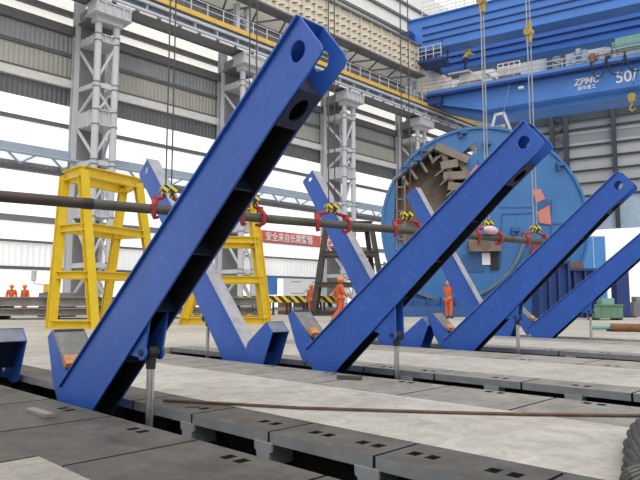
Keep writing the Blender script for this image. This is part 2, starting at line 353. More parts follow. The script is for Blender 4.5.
# pipe gallery on the wall
mb = MB(); mb.box(WX0, 73, 38.0, 38.25, 9.75, 10.25); mb.tube((WX0, 37.8, 9.65), (73, 37.8, 9.65), 0.10)
x = WX0
while x < 72:
    mb.bar((x, 38.1, 9.8), (x + 0.9, 38.3, 9.1), 0.1, 0.1); mb.bar((x + 0.9, 38.3, 9.1), (x + 1.8, 38.1, 9.7), 0.1, 0.1); x += 2.6
struct(mb.build('trim_40', M['runwayblue']), 'pipe rack along the side wall')

def pillar(x):
    o = thing('pillar', 'grey lattice crane pillar against the side wall', 'pillar', (x, 36, 0)); o['kind'] = 'structure'
    for k in (0, 1.2):
        MB().tube((k, 0, 0), (k, 0, 18.4), 0.22, 14).build('tube', M['colgrey'], o)
    mb = MB(); mb.hbeam((-0.35, 2.15, 0), (-0.35, 2.15, 20.5), 0.55, 0.5, 0.07, (0, 1, 0)); mb.hbeam((1.45, 2.15, 0), (1.45, 2.15, 20.5), 0.5, 0.45, 0.07, (0, 1, 0))
    mb.build('rear_column', M['colgrey'], o)
    zs = [0.4, 3.0, 6.35, 9.4, 12.25, 14.35, 17.4]
    mb = MB(); col = MB(); br = MB()
    for z, hh in zip(zs, [.3, .3, .7, .3, .95, .3, .45]):
        mb.box(0, 1.2, -0.05, 0.05, z - hh / 2, z + hh / 2)
        mb.bar((0, 0, z), (-0.3, 2.1, z), 0.12, hh); mb.bar((1.2, 0, z), (1.42, 2.1, z), 0.12, hh)
        if hh > 0.4:
            for q in (0.4, 0.8): mb.box(q - 0.02, q + 0.02, -0.16, 0.05, z - hh / 2, z + hh / 2)
            for q in (0.5, 1.0, 1.5): mb.box(-0.18 - q / 7, -q / 7, q - 0.02, q + 0.02, z - hh / 2, z + hh / 2)
            for q in (-hh / 2, hh / 2): mb.box(-0.18, 1.3, -0.18, 2.1, z + q - 0.03, z + q + 0.03)
        for k in (0, 1.2):
            for q in (-hh / 2, hh / 2): col.tube((k, 0, z + q - 0.03), (k, 0, z + q + 0.03), 0.26, 14)
    for i, (a, b) in enumerate(zip(zs[:-1], zs[1:])):
        s = i % 2
        br.tube((0 if s else 1.2, 0, a + .3), (1.2 if s else 0, 0, b - .3), 0.09, 8)
        if i in (1, 2, 4): br.tube((1.2 if s else 0, 0, a + .3), (0.6, 0, (a + b) / 2), 0.09, 8)
        br.tube((0, 0, a + .3) if s else (-0.3, 2.1, a + .3), (-0.3, 2.1, b - .3) if s else (0, 0, b - .3), 0.10, 8)
        br.tube((1.42, 2.1, a + .3) if s else (1.2, 0, a + .3), (1.2, 0, b - .3) if s else (1.42, 2.1, b - .3), 0.10, 8)
    mb.build('batten_plate', M['colgrey'], o); col.build('collar', M['coldark'], o); br.build('brace', M['colgrey'], o)
    mb = MB(); f = lambda a, b, t: (t, a, b)
    mb.box(-0.55, 1.75, -0.75, 0.5, 18.75, 19.45); mb.box(-0.3, 1.5, -0.35, 0.4, 18.35, 18.75); mb.box(-0.65, 1.85, -0.85, 0.6, 18.70, 18.78); mb.box(-0.65, 1.85, -0.85, 0.6, 19.42, 19.5)
    for q in (-0.5, 0.0, 0.6, 1.2, 1.7): mb.box(q - 0.03, q + 0.03, -0.9, 0.5, 18.75, 19.45)
    mb.build('capital', M['colgrey'], o)
    mb = MB(); mb.box(-0.4, 1.6, 0.5, 2.5, 18.7, 19.45); mb.box(-0.55, 1.75, 0.5, 2.55, 18.62, 18.72); mb.build('capital_box', M['coldark'], o)
    mb = MB(); mb.box(-0.3, 1.4, 1.85, 2.05, 0, 18.6); mb.build('rear_web', M['coldark'], o)
    mb = MB()
    for q in (0.0, 1.0): mb.hbeam((q, 0.9, 19.5), (q, 0.9, 24.1), 0.35, 0.4, 0.06, (0, 1, 0))
    mb.bar((0, 0.9, 21.0), (1, 0.9, 22.3), 0.12, 0.12); mb.bar((1, 0.9, 21.0), (0, 0.9, 22.3), 0.12, 0.12); mb.bar((0, 0.9, 22.5), (1, 0.9, 23.8), 0.12, 0.12); mb.bar((1, 0.9, 22.5), (0, 0.9, 23.8), 0.12, 0.12)
    mb.build('upper_post', M['runway'], o)
    return o
for x in (5.5, 16.65, 28.2, 39.75, 51.0, 62.3): pillar(x)

# crane runways along the wall
o = thing('beam', 'lower crane runway with yellow walkway edge along the side wall', 'runway', (0, 36, 0)); o['kind'] = 'structure'
XR0, XR1 = -5, 74
mb = MB(); mb.box(XR0, XR1, -0.05, 0.05, 20.1, 20.75); mb.box(XR0, XR1, -0.45, 0.45, 20.7, 20.8); mb.build('web', M['runwayblue'], o)
mb = MB(); mb.box(XR0, XR1, -0.5, 0.5, 19.95, 20.12); mb.box(XR0, XR1, -0.62, -0.42, 20.5, 20.72)
x = XR0
while x < XR1: mb.box(x, x + 0.06, -0.5, 0.5, 20.1, 20.7); x += 1.9
mb.build('flange', M['runway'], o)
mb = MB(); mb.bar((XR0, -0.7, 19.75), (XR1, -0.7, 19.75), 0.14, 0.16); mb.bar((XR0, 0.9, 19.75), (XR1, 0.9, 19.75), 0.14, 0.16)
mb.box(XR0, XR1, -0.65, 0.85, 19.72, 19.78); mb.build('soffit', M['coldark'], o)
mb = MB()
x = XR0
while x < XR1 - 2: mb.box(x, x + 1.25, -0.85, -0.75, 19.55, 19.68); x += 1.6
mb.build('gap_light_dash', M['girtlight'], o)  # pale dashes stand in for light between the brackets under the girder
MB().box(XR0, XR1, -0.78, -0.70, 20.85, 21.2).build('toe_board', M['ochre'], o)
MB().box(XR0, XR1, -0.72, 0.4, 20.8, 20.88).build('walkway', M['coldark'], o)
mb = MB()
for z in (21.65, 22.1): mb.tube((XR0, -0.68, z), (XR1, -0.68, z), 0.035, 6)
x = XR0
while x < XR1: mb.tube((x, -0.68, 20.9), (x, -0.68, 22.1), 0.04, 6); x += 1.4
mb.build('railing', M['runway'], o)
o = thing('beam', 'upper cream crane runway above the walkway', 'runway', (0, 36, 0)); o['kind'] = 'structure'
XR1 = 51.6
MB().box(XR0, XR1, -0.4, -0.2, 24.15, 27.1).build('web', M['runwaycream'], o)
mb = MB(); mb.box(XR0, XR1, -0.75, 0.5, 27.05, 27.2); mb.box(XR0, XR1, -0.7, 0.5, 24.05, 24.18); mb.bar((XR0, 0.5, 27.4), (XR1, 0.5, 27.4), 0.15, 0.3); mb.build('flange', M['coldark'], o)
mb = MB(); x = XR0
while x < XR1:
    mb.box(x, x + 0.05, -0.62, -0.4, 24.2, 27.05); x += 1.5
mb.build('stiffener', M['runwaycream'], o)
mb = MB(); x = XR0 + 0.4; k = 0
while x < XR1:
    for z in (24.7, 25.4, 26.1):
        mb.bar((x, -0.5, z), (x + 0.55, -0.5, z + 0.16), 0.1, 0.07)
    x += 0.75
mb.build('cable_bracket', M['rust'], o)
mb = MB(); x = XR0; k = 0
while x < XR1 - 2:
    mb.bar((x, -0.3 if k else 2.5, 23.95), (x + 1.5, 2.5 if k else -0.3, 23.95), 0.12, 0.12); x += 1.5; k = 1 - k
mb.bar((XR0, 2.4, 23.95), (XR1, 2.4, 23.95), 0.2, 0.2); mb.build('lattice', M['coldark'], o)

struct(MB().box(-24.3, -24, -26, 39, 0, 16).build('wall_front', M['upper']), 'near end wall of the hall')
struct(MB().box(-24, 110, -26.3, -26, 0, 16).build('wall_right', M['upper']), 'far side wall of the hall')
# end wall (skewed gable) ------------------------------------------------
EH = math.radians(283.6)
EW = thing('wall_back', 'grey gable wall with horizontal sheets and an open gate', 'wall', (75.3, 38.6, 0), EH); EW['kind'] = 'structure'
# local x runs along the gable towards the camera side, local y away from the hall
def ebox(name, x0, x1, z0, z1, m, y0=0.0, y1=0.1):
    o = MB().box(x0, x1, y0, y1, z0, z1).build(name, M[m], EW); return o
ebox('sheet', -3, 9.2, 0, 36, 'endpanel', 0.05, 0.25)
ebox('sheet', 9.2, 45, 9.6, 36, 'endpanel', 0.05, 0.25)
ebox('sheet', 24, 45, 0, 9.6, 'endpanel', 0.05, 0.25)
for z0, z1, m in [(24.95, 26.0, 'endlight'), (20.45, 20.8, 'endlight'), (21.9, 22.35, 'endlight'), (17.25, 18.6, 'endlight'), (18.85, 20.2, 'endlight'), (15.6, 17.0, 'endlight'), (14.0, 15.4, 'endlight'), (26.3, 36, 'endlight')]:
    ebox('sheet', -3, 45, z0, z1, m, -0.02, 0.06)
ebox('curtain', -3, 45, 9.6, 13.7, 'curtain', -0.05, 0.04)
for z0, z1 in [(23.6, 24.8), (22.4, 22.65), (20.2, 20.42), (18.62, 18.85), (17.0, 17.22), (15.4, 15.6), (13.75, 13.95)]:
    ebox('girt', -3, 45, z0, z1, 'endbeam', -0.25, 0.0)
for x in (5.9, 7.6):
    mb = MB(); mb.hbeam((x, -0.5, 0), (x, -0.5, 34), 0.55, 0.5, 0.08, (0, 1, 0)); mb.build('gable_post', M['endbeam'], EW)
mb = MB(); z = 1.0
while z < 33: mb.bar((5.9, -0.5, z), (7.6, -0.5, z + 1.3), 0.16, 0.16); mb.bar((7.6, -0.5, z + 1.3), (5.9, -0.5, z + 2.6), 0.16, 0.16); z += 2.6
mb.build('gable_lattice', M['endbeam'], EW)
for x in (13.1, 20.0, 27, 34):
    mb = MB(); mb.hbeam((x, -0.4, 9.6), (x, -0.4, 34), 0.5, 0.5, 0.08, (0, 1, 0)); mb.build('gable_post', M['endbeam'], EW)
struct(MB().box(76, 200, -60, 80, -0.35, -0.22).build('ground', M['ground']), 'bright yard outside the open gate')

# ================================================================ OVERHEAD CRANES
def rails(mb, x0, x1, y, z, h=1.05, step=1.5, n=2, r=0.035):
    for k in range(n): mb.tube((x0, y, z + h * (k + 1) / n), (x1, y, z + h * (k + 1) / n), r, 6)
    x = x0
    while x <= x1 + 0.01: mb.tube((x, y, z), (x, y, z + h), r, 6); x += step
def girder(x0, x1, y0, y1, z0, z1, tx, name, m, parent, ribs=()):
    mb = MB(); f = lambda a, b, t: (a, t, b)
    mb.plate([(x0 + tx, z0), (x1, z0), (x1, z1), (x0, z1), (x0, z1 - 0.6)], [], f, y0, y1)
    mb.box(x0, x1, y0 - 0.25, y1 + 0.25, z1, z1 + 0.12); mb.box(x0 + tx, x1, y0 - 0.12, y1 + 0.12, z0 - 0.08, z0)
    g = mb.build(name, m, parent)
    mr = MB()
    for z in ribs: mr.box(x0 + tx + 0.4, x1, y0 - 0.16, y0, z - 0.05, z + 0.05)
    if ribs: mr.build('stiffener', M['cranedk'], g)
    return g
C1 = thing('overhead_crane', 'higher blue overhead crane with ribbed twin box girders', 'crane', (50.74, 35.5, 0), EH)
girder(-1.25, 33, 0, 1.7, 26.55, 29.9, 1.3, 'girder', M['crane'], C1, (27.4, 28.1, 28.9))
girder(-1.25, 33, 6.8, 8.5, 26.6, 29.9, 1.3, 'girder', M['crane'], C1, (27.3, 28.1, 28.9))
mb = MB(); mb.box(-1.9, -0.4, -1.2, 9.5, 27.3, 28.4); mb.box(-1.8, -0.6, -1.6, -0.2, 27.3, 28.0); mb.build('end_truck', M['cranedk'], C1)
mb = MB()
for z in (30.3, 30.7, 31.1, 31.6): mb.tube((0.5, -0.15, z), (33, -0.15, z), 0.035, 6)
x = 0.5
while x < 33: mb.tube((x, -0.15, 29.9), (x, -0.15, 31.6), 0.04, 6); x += 0.9
mb.build('railing', M['runwaycream'], C1)
pf = MB().box(0.2, 2.9, -0.9, 1.4, 24.85, 25.15).build('access_platform', M['cranedk'], C1)
mb = MB(); rails(mb, 0.3, 2.8, -0.85, 25.15, 1.35, 0.8, 3); rails(mb, 0.3, 2.8, 1.35, 25.15, 1.35, 0.8, 3); mb.build('railing', M['runwaycream'], pf)
for x in (0.4, 2.7):
    for y in (-0.6, 1.2): MB().bar((x, y, 25.1), (x, y, 27), 0.12, 0.12).build('hanger', M['cranedk'], pf)

C2 = thing('overhead_crane', 'lower blue overhead crane lettered 50/10t with railed walkway', 'crane', (52.34, 35.3, 0), EH)
mb = MB(); f = lambda a, b, t: (a, t, b)
mb.plate([(0, 21.3), (5.4, 19.75), (30, 19.75), (30, 21.95), (0, 21.95)], [], f, 0, 0.06)
mb.plate([(0.2, 21.2), (5.6, 19.1), (30, 19.1), (30, 21.9), (0.2, 21.9)], [], f, 0.9, 3.6)
mb.hexa([(5.4, 0, 19.7), (30, 0, 19.7), (30, 3.6, 19.0), (5.4, 3.6, 19.0), (5.4, 0, 19.78), (30, 0, 19.78), (30, 3.6, 19.15), (5.4, 3.6, 19.15)])
mb.box(5.4, 30, -0.12, 0.12, 19.66, 19.76)
G2 = mb.build('girder', M['crane'], C2)
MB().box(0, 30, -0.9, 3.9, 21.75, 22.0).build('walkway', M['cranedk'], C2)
MB().box(0, 30, -0.95, -0.85, 21.95, 22.25).build('toe_board', M['crane'], C2)
mb = MB()
for z in (22.6, 23.05): mb.tube((0, -0.9, z), (30, -0.9, z), 0.05, 6)
x = 0
while x < 30: mb.tube((x, -0.9, 22), (x, -0.9, 23.05), 0.045, 6); x += 2.2
mb.build('railing', mat('pale_blue_rail', (0.42, 0.52, 0.72), 0.5), C2)
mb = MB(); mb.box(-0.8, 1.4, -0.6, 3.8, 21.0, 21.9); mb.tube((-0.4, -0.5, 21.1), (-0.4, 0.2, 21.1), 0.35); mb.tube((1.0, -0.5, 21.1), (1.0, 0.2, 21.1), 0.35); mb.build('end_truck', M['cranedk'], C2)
mb = MB(); rails(mb, -0.6, 2.6, -0.8, 22.0, 1.4, 0.8, 4, 0.04); mb.build('gate', M['ochre'], C2)
mb = MB(); mb.box(2.6, 6.5, 0.2, 2.6, 22.0, 22.9); mb.box(3.2, 5.6, 0.0, 2.4, 22.9, 23.8); mb.bar((2.2, 0, 22), (4.0, 0, 23.9), 0.15, 0.15); mb.bar((6.4, 0, 22), (4.4, 0, 23.9), 0.15, 0.15)
mb.build('drive_unit', M['runwaycream'], C2)
MB().box(2.2, 4.4, -0.6, 1.2, 23.75, 23.95).build('service_stand', M['runwayblue'], C2)
cb = MB().box(7.3, 9.4, -0.85, 0.3, 22.25, 22.5).build('control_balcony', M['rust'], C2)
mb = MB(); rails(mb, 7.3, 9.4, -0.8, 22.5, 1.25, 0.52, 3, 0.05); mb.box(7.3, 7.7, -0.7, 0.2, 22.5, 23.4); mb.build('railing', M['runwaycream'], cb)
MB().box(9.1, 9.6, -0.5, -0.02, 21.1, 21.3).build('lamp', M['white'], C2)
mb = MB(); mb.box(16.3, 30, 0.3, 3.3, 22.05, 22.75); tr = mb.build('trolley', M['cranedk'], C2)
mb = MB(); mb.tube((17.6, 0.8, 23.9), (19.9, 0.8, 23.9), 0.75, 16); mb.tube((17.3, 0.8, 23.9), (17.6, 0.8, 23.9), 0.45, 12); mb.box(17.8, 19.6, 0.3, 1.3, 22.7, 23.3); mb.build('motor', M['greenmotor'], tr)
mb = MB(); mb.box(13.6, 20.7, 0.2, 0.8, 22.7, 22.85); mb.box(17.0, 17.1, 0.25, 0.75, 22.8, 23.2); mb.box(20.3, 20.5, 0.25, 0.75, 22.8, 23.4); mb.tube((13.6, 0.6, 23.3), (16.2, 0.6, 23.3), 0.4, 12); mb.box(13.9, 14.2, 0.2, 1.0, 22, 23.9); mb.box(14.8, 15.2, 0.2, 1.0, 22, 24.0); mb.tube((14.3, 0.3, 23.7), (14.7, 0.3, 23.7), 0.5, 12); mb.tube((15.5, 0.3, 23.2), (16.1, 0.3, 23.2), 0.55, 12)
mb.tube((16.9, 0.2, 23.2), (17.2, 0.2, 23.2), 0.5, 12); mb.tube((20.2, 0.2, 23.4), (20.6, 0.2, 23.4), 0.6, 12)
mb.build('gearbox', M['runwayblue'], tr)
mb = MB(); x = 15.6
for w in (1.3, 1.5, 1.9, 1.9, 1.9):
    mb.path([(x + w * t / 8, -1.0, 22.6 - 1.9 * (1 - (2 * t / 8 - 1) ** 4)) for t in range(9)], 0.06, 6); x += w
mb.build('festoon_cable', M['dark'], C2)
mb = MB(); mb.tube((15.4, -1.0, 22.7), (28, -1.0, 22.7), 0.06, 6); mb.box(15.6, 16.0, -1.1, -0.7, 22.2, 23.0); mb.build('festoon_rail', M['rust'], C2)
text('lettering', '50/10t', 1.40, M['glyph'], C2, (17.5, -0.03, 20.22), (math.radians(90), 0, 0), 0.02, 0.95, 0, 0.02)
text('lettering', 'ZPMC', 0.85, M['glyph'], C2, (14.0, -0.03, 20.62), (math.radians(90), 0, 0), 0.02, 0.95, 0.25, 0.012)
text('lettering', '振华重工', 0.42, M['glyph'], C2, (14.3, -0.03, 20.12), (math.radians(90), 0, 0), 0.02, 0.95, 0, 0.003)
M['brass'] = mat('dull_brass_paint', (0.42, 0.30, 0.07), 0.5)
w0 = root_matrix(C2) @ Vector((8.4, -0.5, 22.0))
mb = MB(); mb.tube(w0, w0 + Vector((-0.2, 0.9, -3.6)), 0.02, 6); mb.build('stay_wire', M['ropepale'], C2, True)
hk = thing('crane_hook', 'yellow hook block hanging below the lower crane', 'hook', (56.75, 17.1, 18.0))
mb = MB(); mb.tube((-0.1, 0, 1.0), (0.1, 0, 1.0), 0.42, 14); mb.box(-0.16, 0.16, -0.3, 0.3, 0.4, 1.0); mb.build('block', M['brass'], hk)
mb = MB(); mb.path([(0, 0, 0.45), (0, 0, 0.1), (0, 0.2, -0.15), (0, 0.28, -0.4), (0, 0.05, -0.65), (0, -0.25, -0.5), (0, -0.3, -0.25)], [0.1, 0.1, 0.11, 0.11, 0.1, 0.08, 0.03], 8); mb.build('hook', M['brass'], hk); hk.scale = (0.8, 0.8, 0.8)
mb = MB()
for y in (-0.25, 0.25): mb.tube((0, y, 1.2), (0, y, 4.2), 0.03, 6)
mb.build('rope', M['rope'], hk)

# ================================================================ TILTING ARMS
AW = 0.11        # half width over the side plates
def arm_parts(root, x, O, ang, L, side, tip):
    """side=-1: arm leans towards -Y (towards the viewer); +1: leans away.  x = centre plane."""
    a = math.radians(ang); dy, dz = side * math.cos(a), math.sin(a); ny, nz = side * math.sin(a), -math.cos(a)
    P = lambda s, v, q: (x + q, O[0] + s * dy + v * ny, O[1] + s * dz + v * nz)
    f = lambda s, v, q: P(s, v, q)
    base = 0.50 if side < 0 else 0.53; ss = L - 0.56
    at = lambda s: tip if s > ss else base + (tip - base) * (s - 0.45) / (ss - 0.45)
    c = 0.05
    outer = [(-0.12, 0.02), (0, 0), (L, 0), (L, tip - c), (L - 0.015, tip - c * 0.3), (L - c, tip), (ss, tip), (0.45, base), (0.06, base + 0.03), (-0.10, 0.30)]
    hole = circle(L - 0.145, 0.155, 0.066, 20)
    for q in (-AW, AW - 0.016):
        MB().plate(outer, [hole], f, q, q + 0.016).build('side_plate', M['blue'], root, True, 0.003)
    mb = MB(); mb.plate([(-0.04, -0.016), (L, -0.016), (L, 0.0), (-0.04, 0.0)], [], f, -AW - 0.022, AW + 0.022)
    mb.build('top_flange', M['blue'], root, True, 0.003)
    mb = MB(); mb.plate([(0.0, -0.022), (L - 0.01, -0.022), (L - 0.01, -0.016), (0.0, -0.016)], [], f, -AW - 0.012, AW + 0.012)
    mb.build('load_strip', M['steel_face'], root, True)['label'] = 'worn grey bearing strip'
    # bottom plate with an oval opening, and the plate that closes the box below the fork
    s0, s1 = L - 0.56, L - 0.28
    mb = MB(); oval = circle((s0 + s1) / 2, 0, 0.085, 18, 0.055)
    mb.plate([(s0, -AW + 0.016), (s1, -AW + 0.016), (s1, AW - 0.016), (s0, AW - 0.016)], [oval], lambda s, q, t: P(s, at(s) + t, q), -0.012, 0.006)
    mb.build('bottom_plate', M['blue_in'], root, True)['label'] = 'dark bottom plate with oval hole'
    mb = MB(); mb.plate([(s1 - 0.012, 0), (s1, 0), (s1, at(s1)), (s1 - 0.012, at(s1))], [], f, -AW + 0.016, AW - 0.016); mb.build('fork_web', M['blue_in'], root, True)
    s = s0 - 0.55
    while s > 0.7:
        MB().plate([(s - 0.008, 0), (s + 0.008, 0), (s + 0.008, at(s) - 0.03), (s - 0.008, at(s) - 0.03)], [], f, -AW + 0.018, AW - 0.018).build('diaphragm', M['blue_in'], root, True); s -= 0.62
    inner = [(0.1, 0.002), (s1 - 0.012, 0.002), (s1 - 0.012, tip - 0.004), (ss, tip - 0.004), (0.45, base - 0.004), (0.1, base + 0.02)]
    for q in (-AW + 0.016, AW - 0.018): MB().plate(inner, [], f, q, q + 0.002).build('shade_lining', M['inside_shade'], root, True)  # thin added sheets carry the painted shade of the box interior
    MB().plate([(0.1, 0.001), (s1 - 0.012, 0.001), (s1 - 0.012, 0.003), (0.1, 0.003)], [], f, -AW + 0.018, AW - 0.018).build('shade_lining', M['inside_shade'], root, True)
    # lugs for the ram
    return P, at
def foot_parts(root, x, O, pts, cap, side):
    w = 0.16; dx = 0.064 if side < 0 else 0.0; f = lambda a, b, q: (x + dx + q, O[0] + a, O[1] + b)
    ft = None
    for q in (-w, w - 0.016):
        o = MB().plate(pts, [], f, q, q + 0.016).build('foot_plate', M['blue'], root, True, 0.003); ft = ft or o
    # face plate p0->p1 (load face) and cap p1->p2
    def strip(p, q, t, nm, m, ins=0.0):
        d = Vector((q[0] - p[0], q[1] - p[1])).normalized(); n = Vector((-d.y, d.x)) * t
        MB().plate([p, q, (q[0] + n.x, q[1] + n.y), (p[0] + n.x, p[1] + n.y)], [], f, -w + 0.016 - ins, w - 0.016 + ins).build(nm, M[m], root, True)
    sg = -1 if side < 0 else 1
    strip(pts[0], pts[1], -0.014 * sg * -1 if False else 0.014 * (-1 if side < 0 else 1), 'load_face', 'foot_face', 0.015)
    strip(pts[1], pts[2], 0.016 * (-1 if side < 0 else 1), 'foot_cap', 'cap')
    m1 = ((pts[0][0] + pts[3][0]) / 2, (pts[0][1] + pts[3][1]) / 2)
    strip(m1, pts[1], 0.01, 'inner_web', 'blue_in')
FOOT_A = [(-0.03, 0.137), (0.31, 0.488), (0.413, 0.422), (0.25, 0.02), (0.10, -0.20), (-0.12, -0.15)]
FOOT_B = [(-0.10, 0.116), (-0.51, 0.42), (-0.64, 0.28), (-0.44, -0.19), (-0.30, -0.23), (0.02, -0.16)]
ORD = ['nearest', 'second', 'third', 'farthest']
A = [(2.51, (5.668, 0.096), 38.05, 3.985), (5.81, (5.823, 0.24), 37.9, 3.93), (9.81, (6.289, 0.16), 40.4, 4.10), (13.96, (6.657, 0.24), 38.7, 4.05)]
B = [(2.51, (7.93, 0.13), 48.0, 4.49), (5.81, (7.122, 0.145), 48.1, 4.49), (9.81, (7.28, 0.12), 55.9, 4.48), (13.96, (7.60, 0.12), 59.5, 4.50)]
PINS_A = [(4.309, 0.468), (4.446, 0.46), (4.934, 0.58), (5.29, 0.62)]
PINS_B = [(9.06, 0.56), (8.243, 0.58), (8.15, 0.60), (8.3, 0.60)]
la = ['large blue tilting arm leaning over the nearest floor slot', 'blue tilting arm leaning right from the second slot', 'blue tilting arm leaning right from the third slot, tip against the gable wall', 'blue tilting arm leaning right from the farthest slot, cut by the picture edge']
lb = ['blue tilting arm at the left edge showing only its open foot', 'blue tilting arm leaning away beside the first yellow trestle', 'blue tilting arm leaning away in front of the brown trestle', 'farthest blue tilting arm leaning away in front of the round machine']
def tilting_arm(x, O, ang, L, side, label, pin, ramlabel, grp):
    r = thing('tilting_arm', label, 'tilting arm', (x, O[0], 0), 0, grp)
    P, at_ = arm_parts(r, x, O, ang, L, side, 0.335 if side < 0 else 0.39)
    if side < 0: foot_parts(r, x, O, FOOT_A, None, side)
    else: foot_parts(r, x, O, FOOT_B, None, side)
    # lug plates reach from the side plates down to the ram pin
    py, pz = pin; a = math.radians(ang)
    s = ((py - O[0]) * side * math.cos(a) + (pz - O[1]) * math.sin(a)); v = ((py - O[0]) * side * math.sin(a) - (pz - O[1]) * math.cos(a))
    for q in (-0.085, 0.065):
        lo = [(s - 0.24, at_(s) - 0.06), (s + 0.30, at_(s) - 0.10)] + [(s + 0.062 * math.cos(t), v + 0.062 * math.sin(t)) for t in [math.radians(d) for d in range(0, 181, 20)]]
        MB().plate(lo, [], P, q, q + 0.02).build('lug', M['blue'], r, True, 0.003)
    h = thing('hydraulic_ram', ramlabel, 'hydraulic ram', (x, py, -0.86), 0, 'rams under the tilting arms')
    MB().tube((x - 0.10, py, pz), (x + 0.10, py, pz), 0.026, 14).build('pin', M['dark'], h, True)
    mb = MB(); mb.tube((x - 0.04, py, pz), (x + 0.04, py, pz), 0.055, 16); mb.tube((x, py, pz - 0.13), (x, py, pz - 0.03), 0.036, 14, 0.042); mb.build('rod_eye', M['dark'], h, True)
    MB().tube((x, py, -0.35), (x, py, pz - 0.12), 0.030, 18).build('rod', M['chrome'], h, True)
    MB().tube((x, py, -0.86), (x, py, -0.30), 0.06, 18).build('barrel', M['dark'], h, True)
    return r
for i in range(4):
    tilting_arm(*A[i], -1, la[i], PINS_A[i], 'chrome hydraulic ram under the %s arm leaning right' % ORD[i], 'tilting arms leaning towards the viewer')
    tilting_arm(*B[i], 1, lb[i], PINS_B[i], 'hydraulic ram under the %s arm leaning away' % ORD[i], 'tilting arms leaning away')
# timber packers lying on the feet
for i, (x, O, ang, L) in enumerate(A):
    y, z = O[0] + 0.01, O[1] + 0.175; x -= 0.02
    mb = MB(); mb.hexa([Vector((x - 0.10 + q[0], y + q[1] * 0.72 - q[2] * 0.70 - 0.03, z + q[1] * 0.72 + q[2] * 0.70 + 0.02)) for q in [(0, -.05, 0), (.14, -.05, 0), (.14, .05, 0), (0, .05, 0), (0, -.05, .06), (.14, -.05, .06), (.14, .05, .06), (0, .05, .06)]])
    tag(mb.build('timber_block', M['wood'], None, bevel=0.004), 'orange timber block on the foot of the %s arm leaning right' % ORD[i], 'timber block', 'timber blocks on the arm feet')

# ================================================================ LIFTED PIPE AND ITS SLINGS
PX = lambda x: Vector((x, 9.07 - 0.2023 * (x - 2.87), 2.31))
p = thing('steel_pipe', 'long brown steel pipe hanging from ropes across the hall', 'pipe', PX(6))
MB().tube(PX(2.66), PX(4.02), 0.082, 18).build('pipe_length', M['rustpipe'], p, True)
MB().tube(PX(4.02), PX(14.9), 0.078, 18).build('pipe_length', mat('greenish_pipe', (0.10, 0.10, 0.085), 0.55, 0.2, col2=(0.075, 0.06, 0.05), scale=1.5), p, True)
MB().tube(PX(3.95), PX(4.09), 0.087, 18).build('joint', M['dark'], p, True)
def sling(x, label, hx, top, bag=False, pale=False, hw=0.02):
    c = PX(x); r = thing('lifting_sling', label, 'lifting sling', c, 0, 'slings holding the pipe')
    d = Vector((0.98, -0.198, 0)); up = Vector((0, 0, 1))
    for s in (-1, 1):
        MB().tube(c + d * s * hw * 2.4 + up * 0.42, c + d * s * hw * 2.4 + up * 12, 0.012 if not pale else 0.016, 8).build('rope', M['ropepale' if pale else 'rope'], r, True)
    mb = MB()
    for s in (-1, 1):
        q = c + d * s * 0.07 + up * 0.34; mb.tube(q - Vector((0.02, 0.07, 0)), q + Vector((0.02, 0.07, 0)), 0.062, 12); mb.bar(q, q + up * -0.13, 0.07, 0.07)
    mb.build('hook_block', M['hookstripe'], r, True)
    for s in (-1, 1):
        e = c + d * s * hx; n = Vector((0.198, 0.98, 0)); mb = MB()
        pts = [e - d * s * (hx - 0.06) + up * 0.22, e - d * s * 0.12 + up * 0.20, e + up * 0.17, e + d * s * 0.05 + up * 0.05 - n * 0.09, e + d * s * 0.04 - up * 0.09 - n * 0.07, e - up * 0.13, e - d * s * 0.07 - up * 0.12 + n * 0.04]
        mb.path(pts, [0.025, 0.036, 0.044, 0.042, 0.042, 0.036, 0.025], 8); mb.bar(e + up * 0.09, e + up * 0.20, 0.10, 0.08, d)
        mb.build('clamp', M['red'], r, True)
    if top:
        mb = MB(); q = c + up * (top - c.z); mb.tube(q - Vector((0.1, 0, 0)), q + Vector((0.1, 0, 0)), 0.10, 14); mb.box(q.x - 0.05, q.x + 0.05, q.y - 0.06, q.y + 0.06, q.z - 0.28, q.z + 0.3); mb.build('pulley', M['brass'], r, True)
    if bag:
        b = thing('cloth_bag', 'pale pink bundle resting on the pipe by the fourth sling', 'bag', c + up * 0.08)
        MB().ball(c + up * 0.16 - d * 0.02 - Vector((0.02, 0.1, 0)), 0.30, 0.10, 0.10).build('bundle', M['pinkbag'], b, True)
sling(5.24, 'twin rope sling with red clamps by the first trestle', 0.22, None)
sling(6.72, 'twin rope sling with red clamps behind the largest arm', 0.17, None, hw=0.03)
sling(8.41, 'twin rope sling with red clamps before the brown trestle', 0.33, None, hw=0.03)
sling(10.29, 'twin rope sling with red clamps left of the round machine', 0.33, None, hw=0.045)
sling(12.75, 'pale rope sling with red clamps over the bundle', 0.34, 8.03, True, True, 0.02)
sling(14.47, 'pale rope sling with red clamps at the pipe end', 0.34, 7.7, False, True, 0.028)

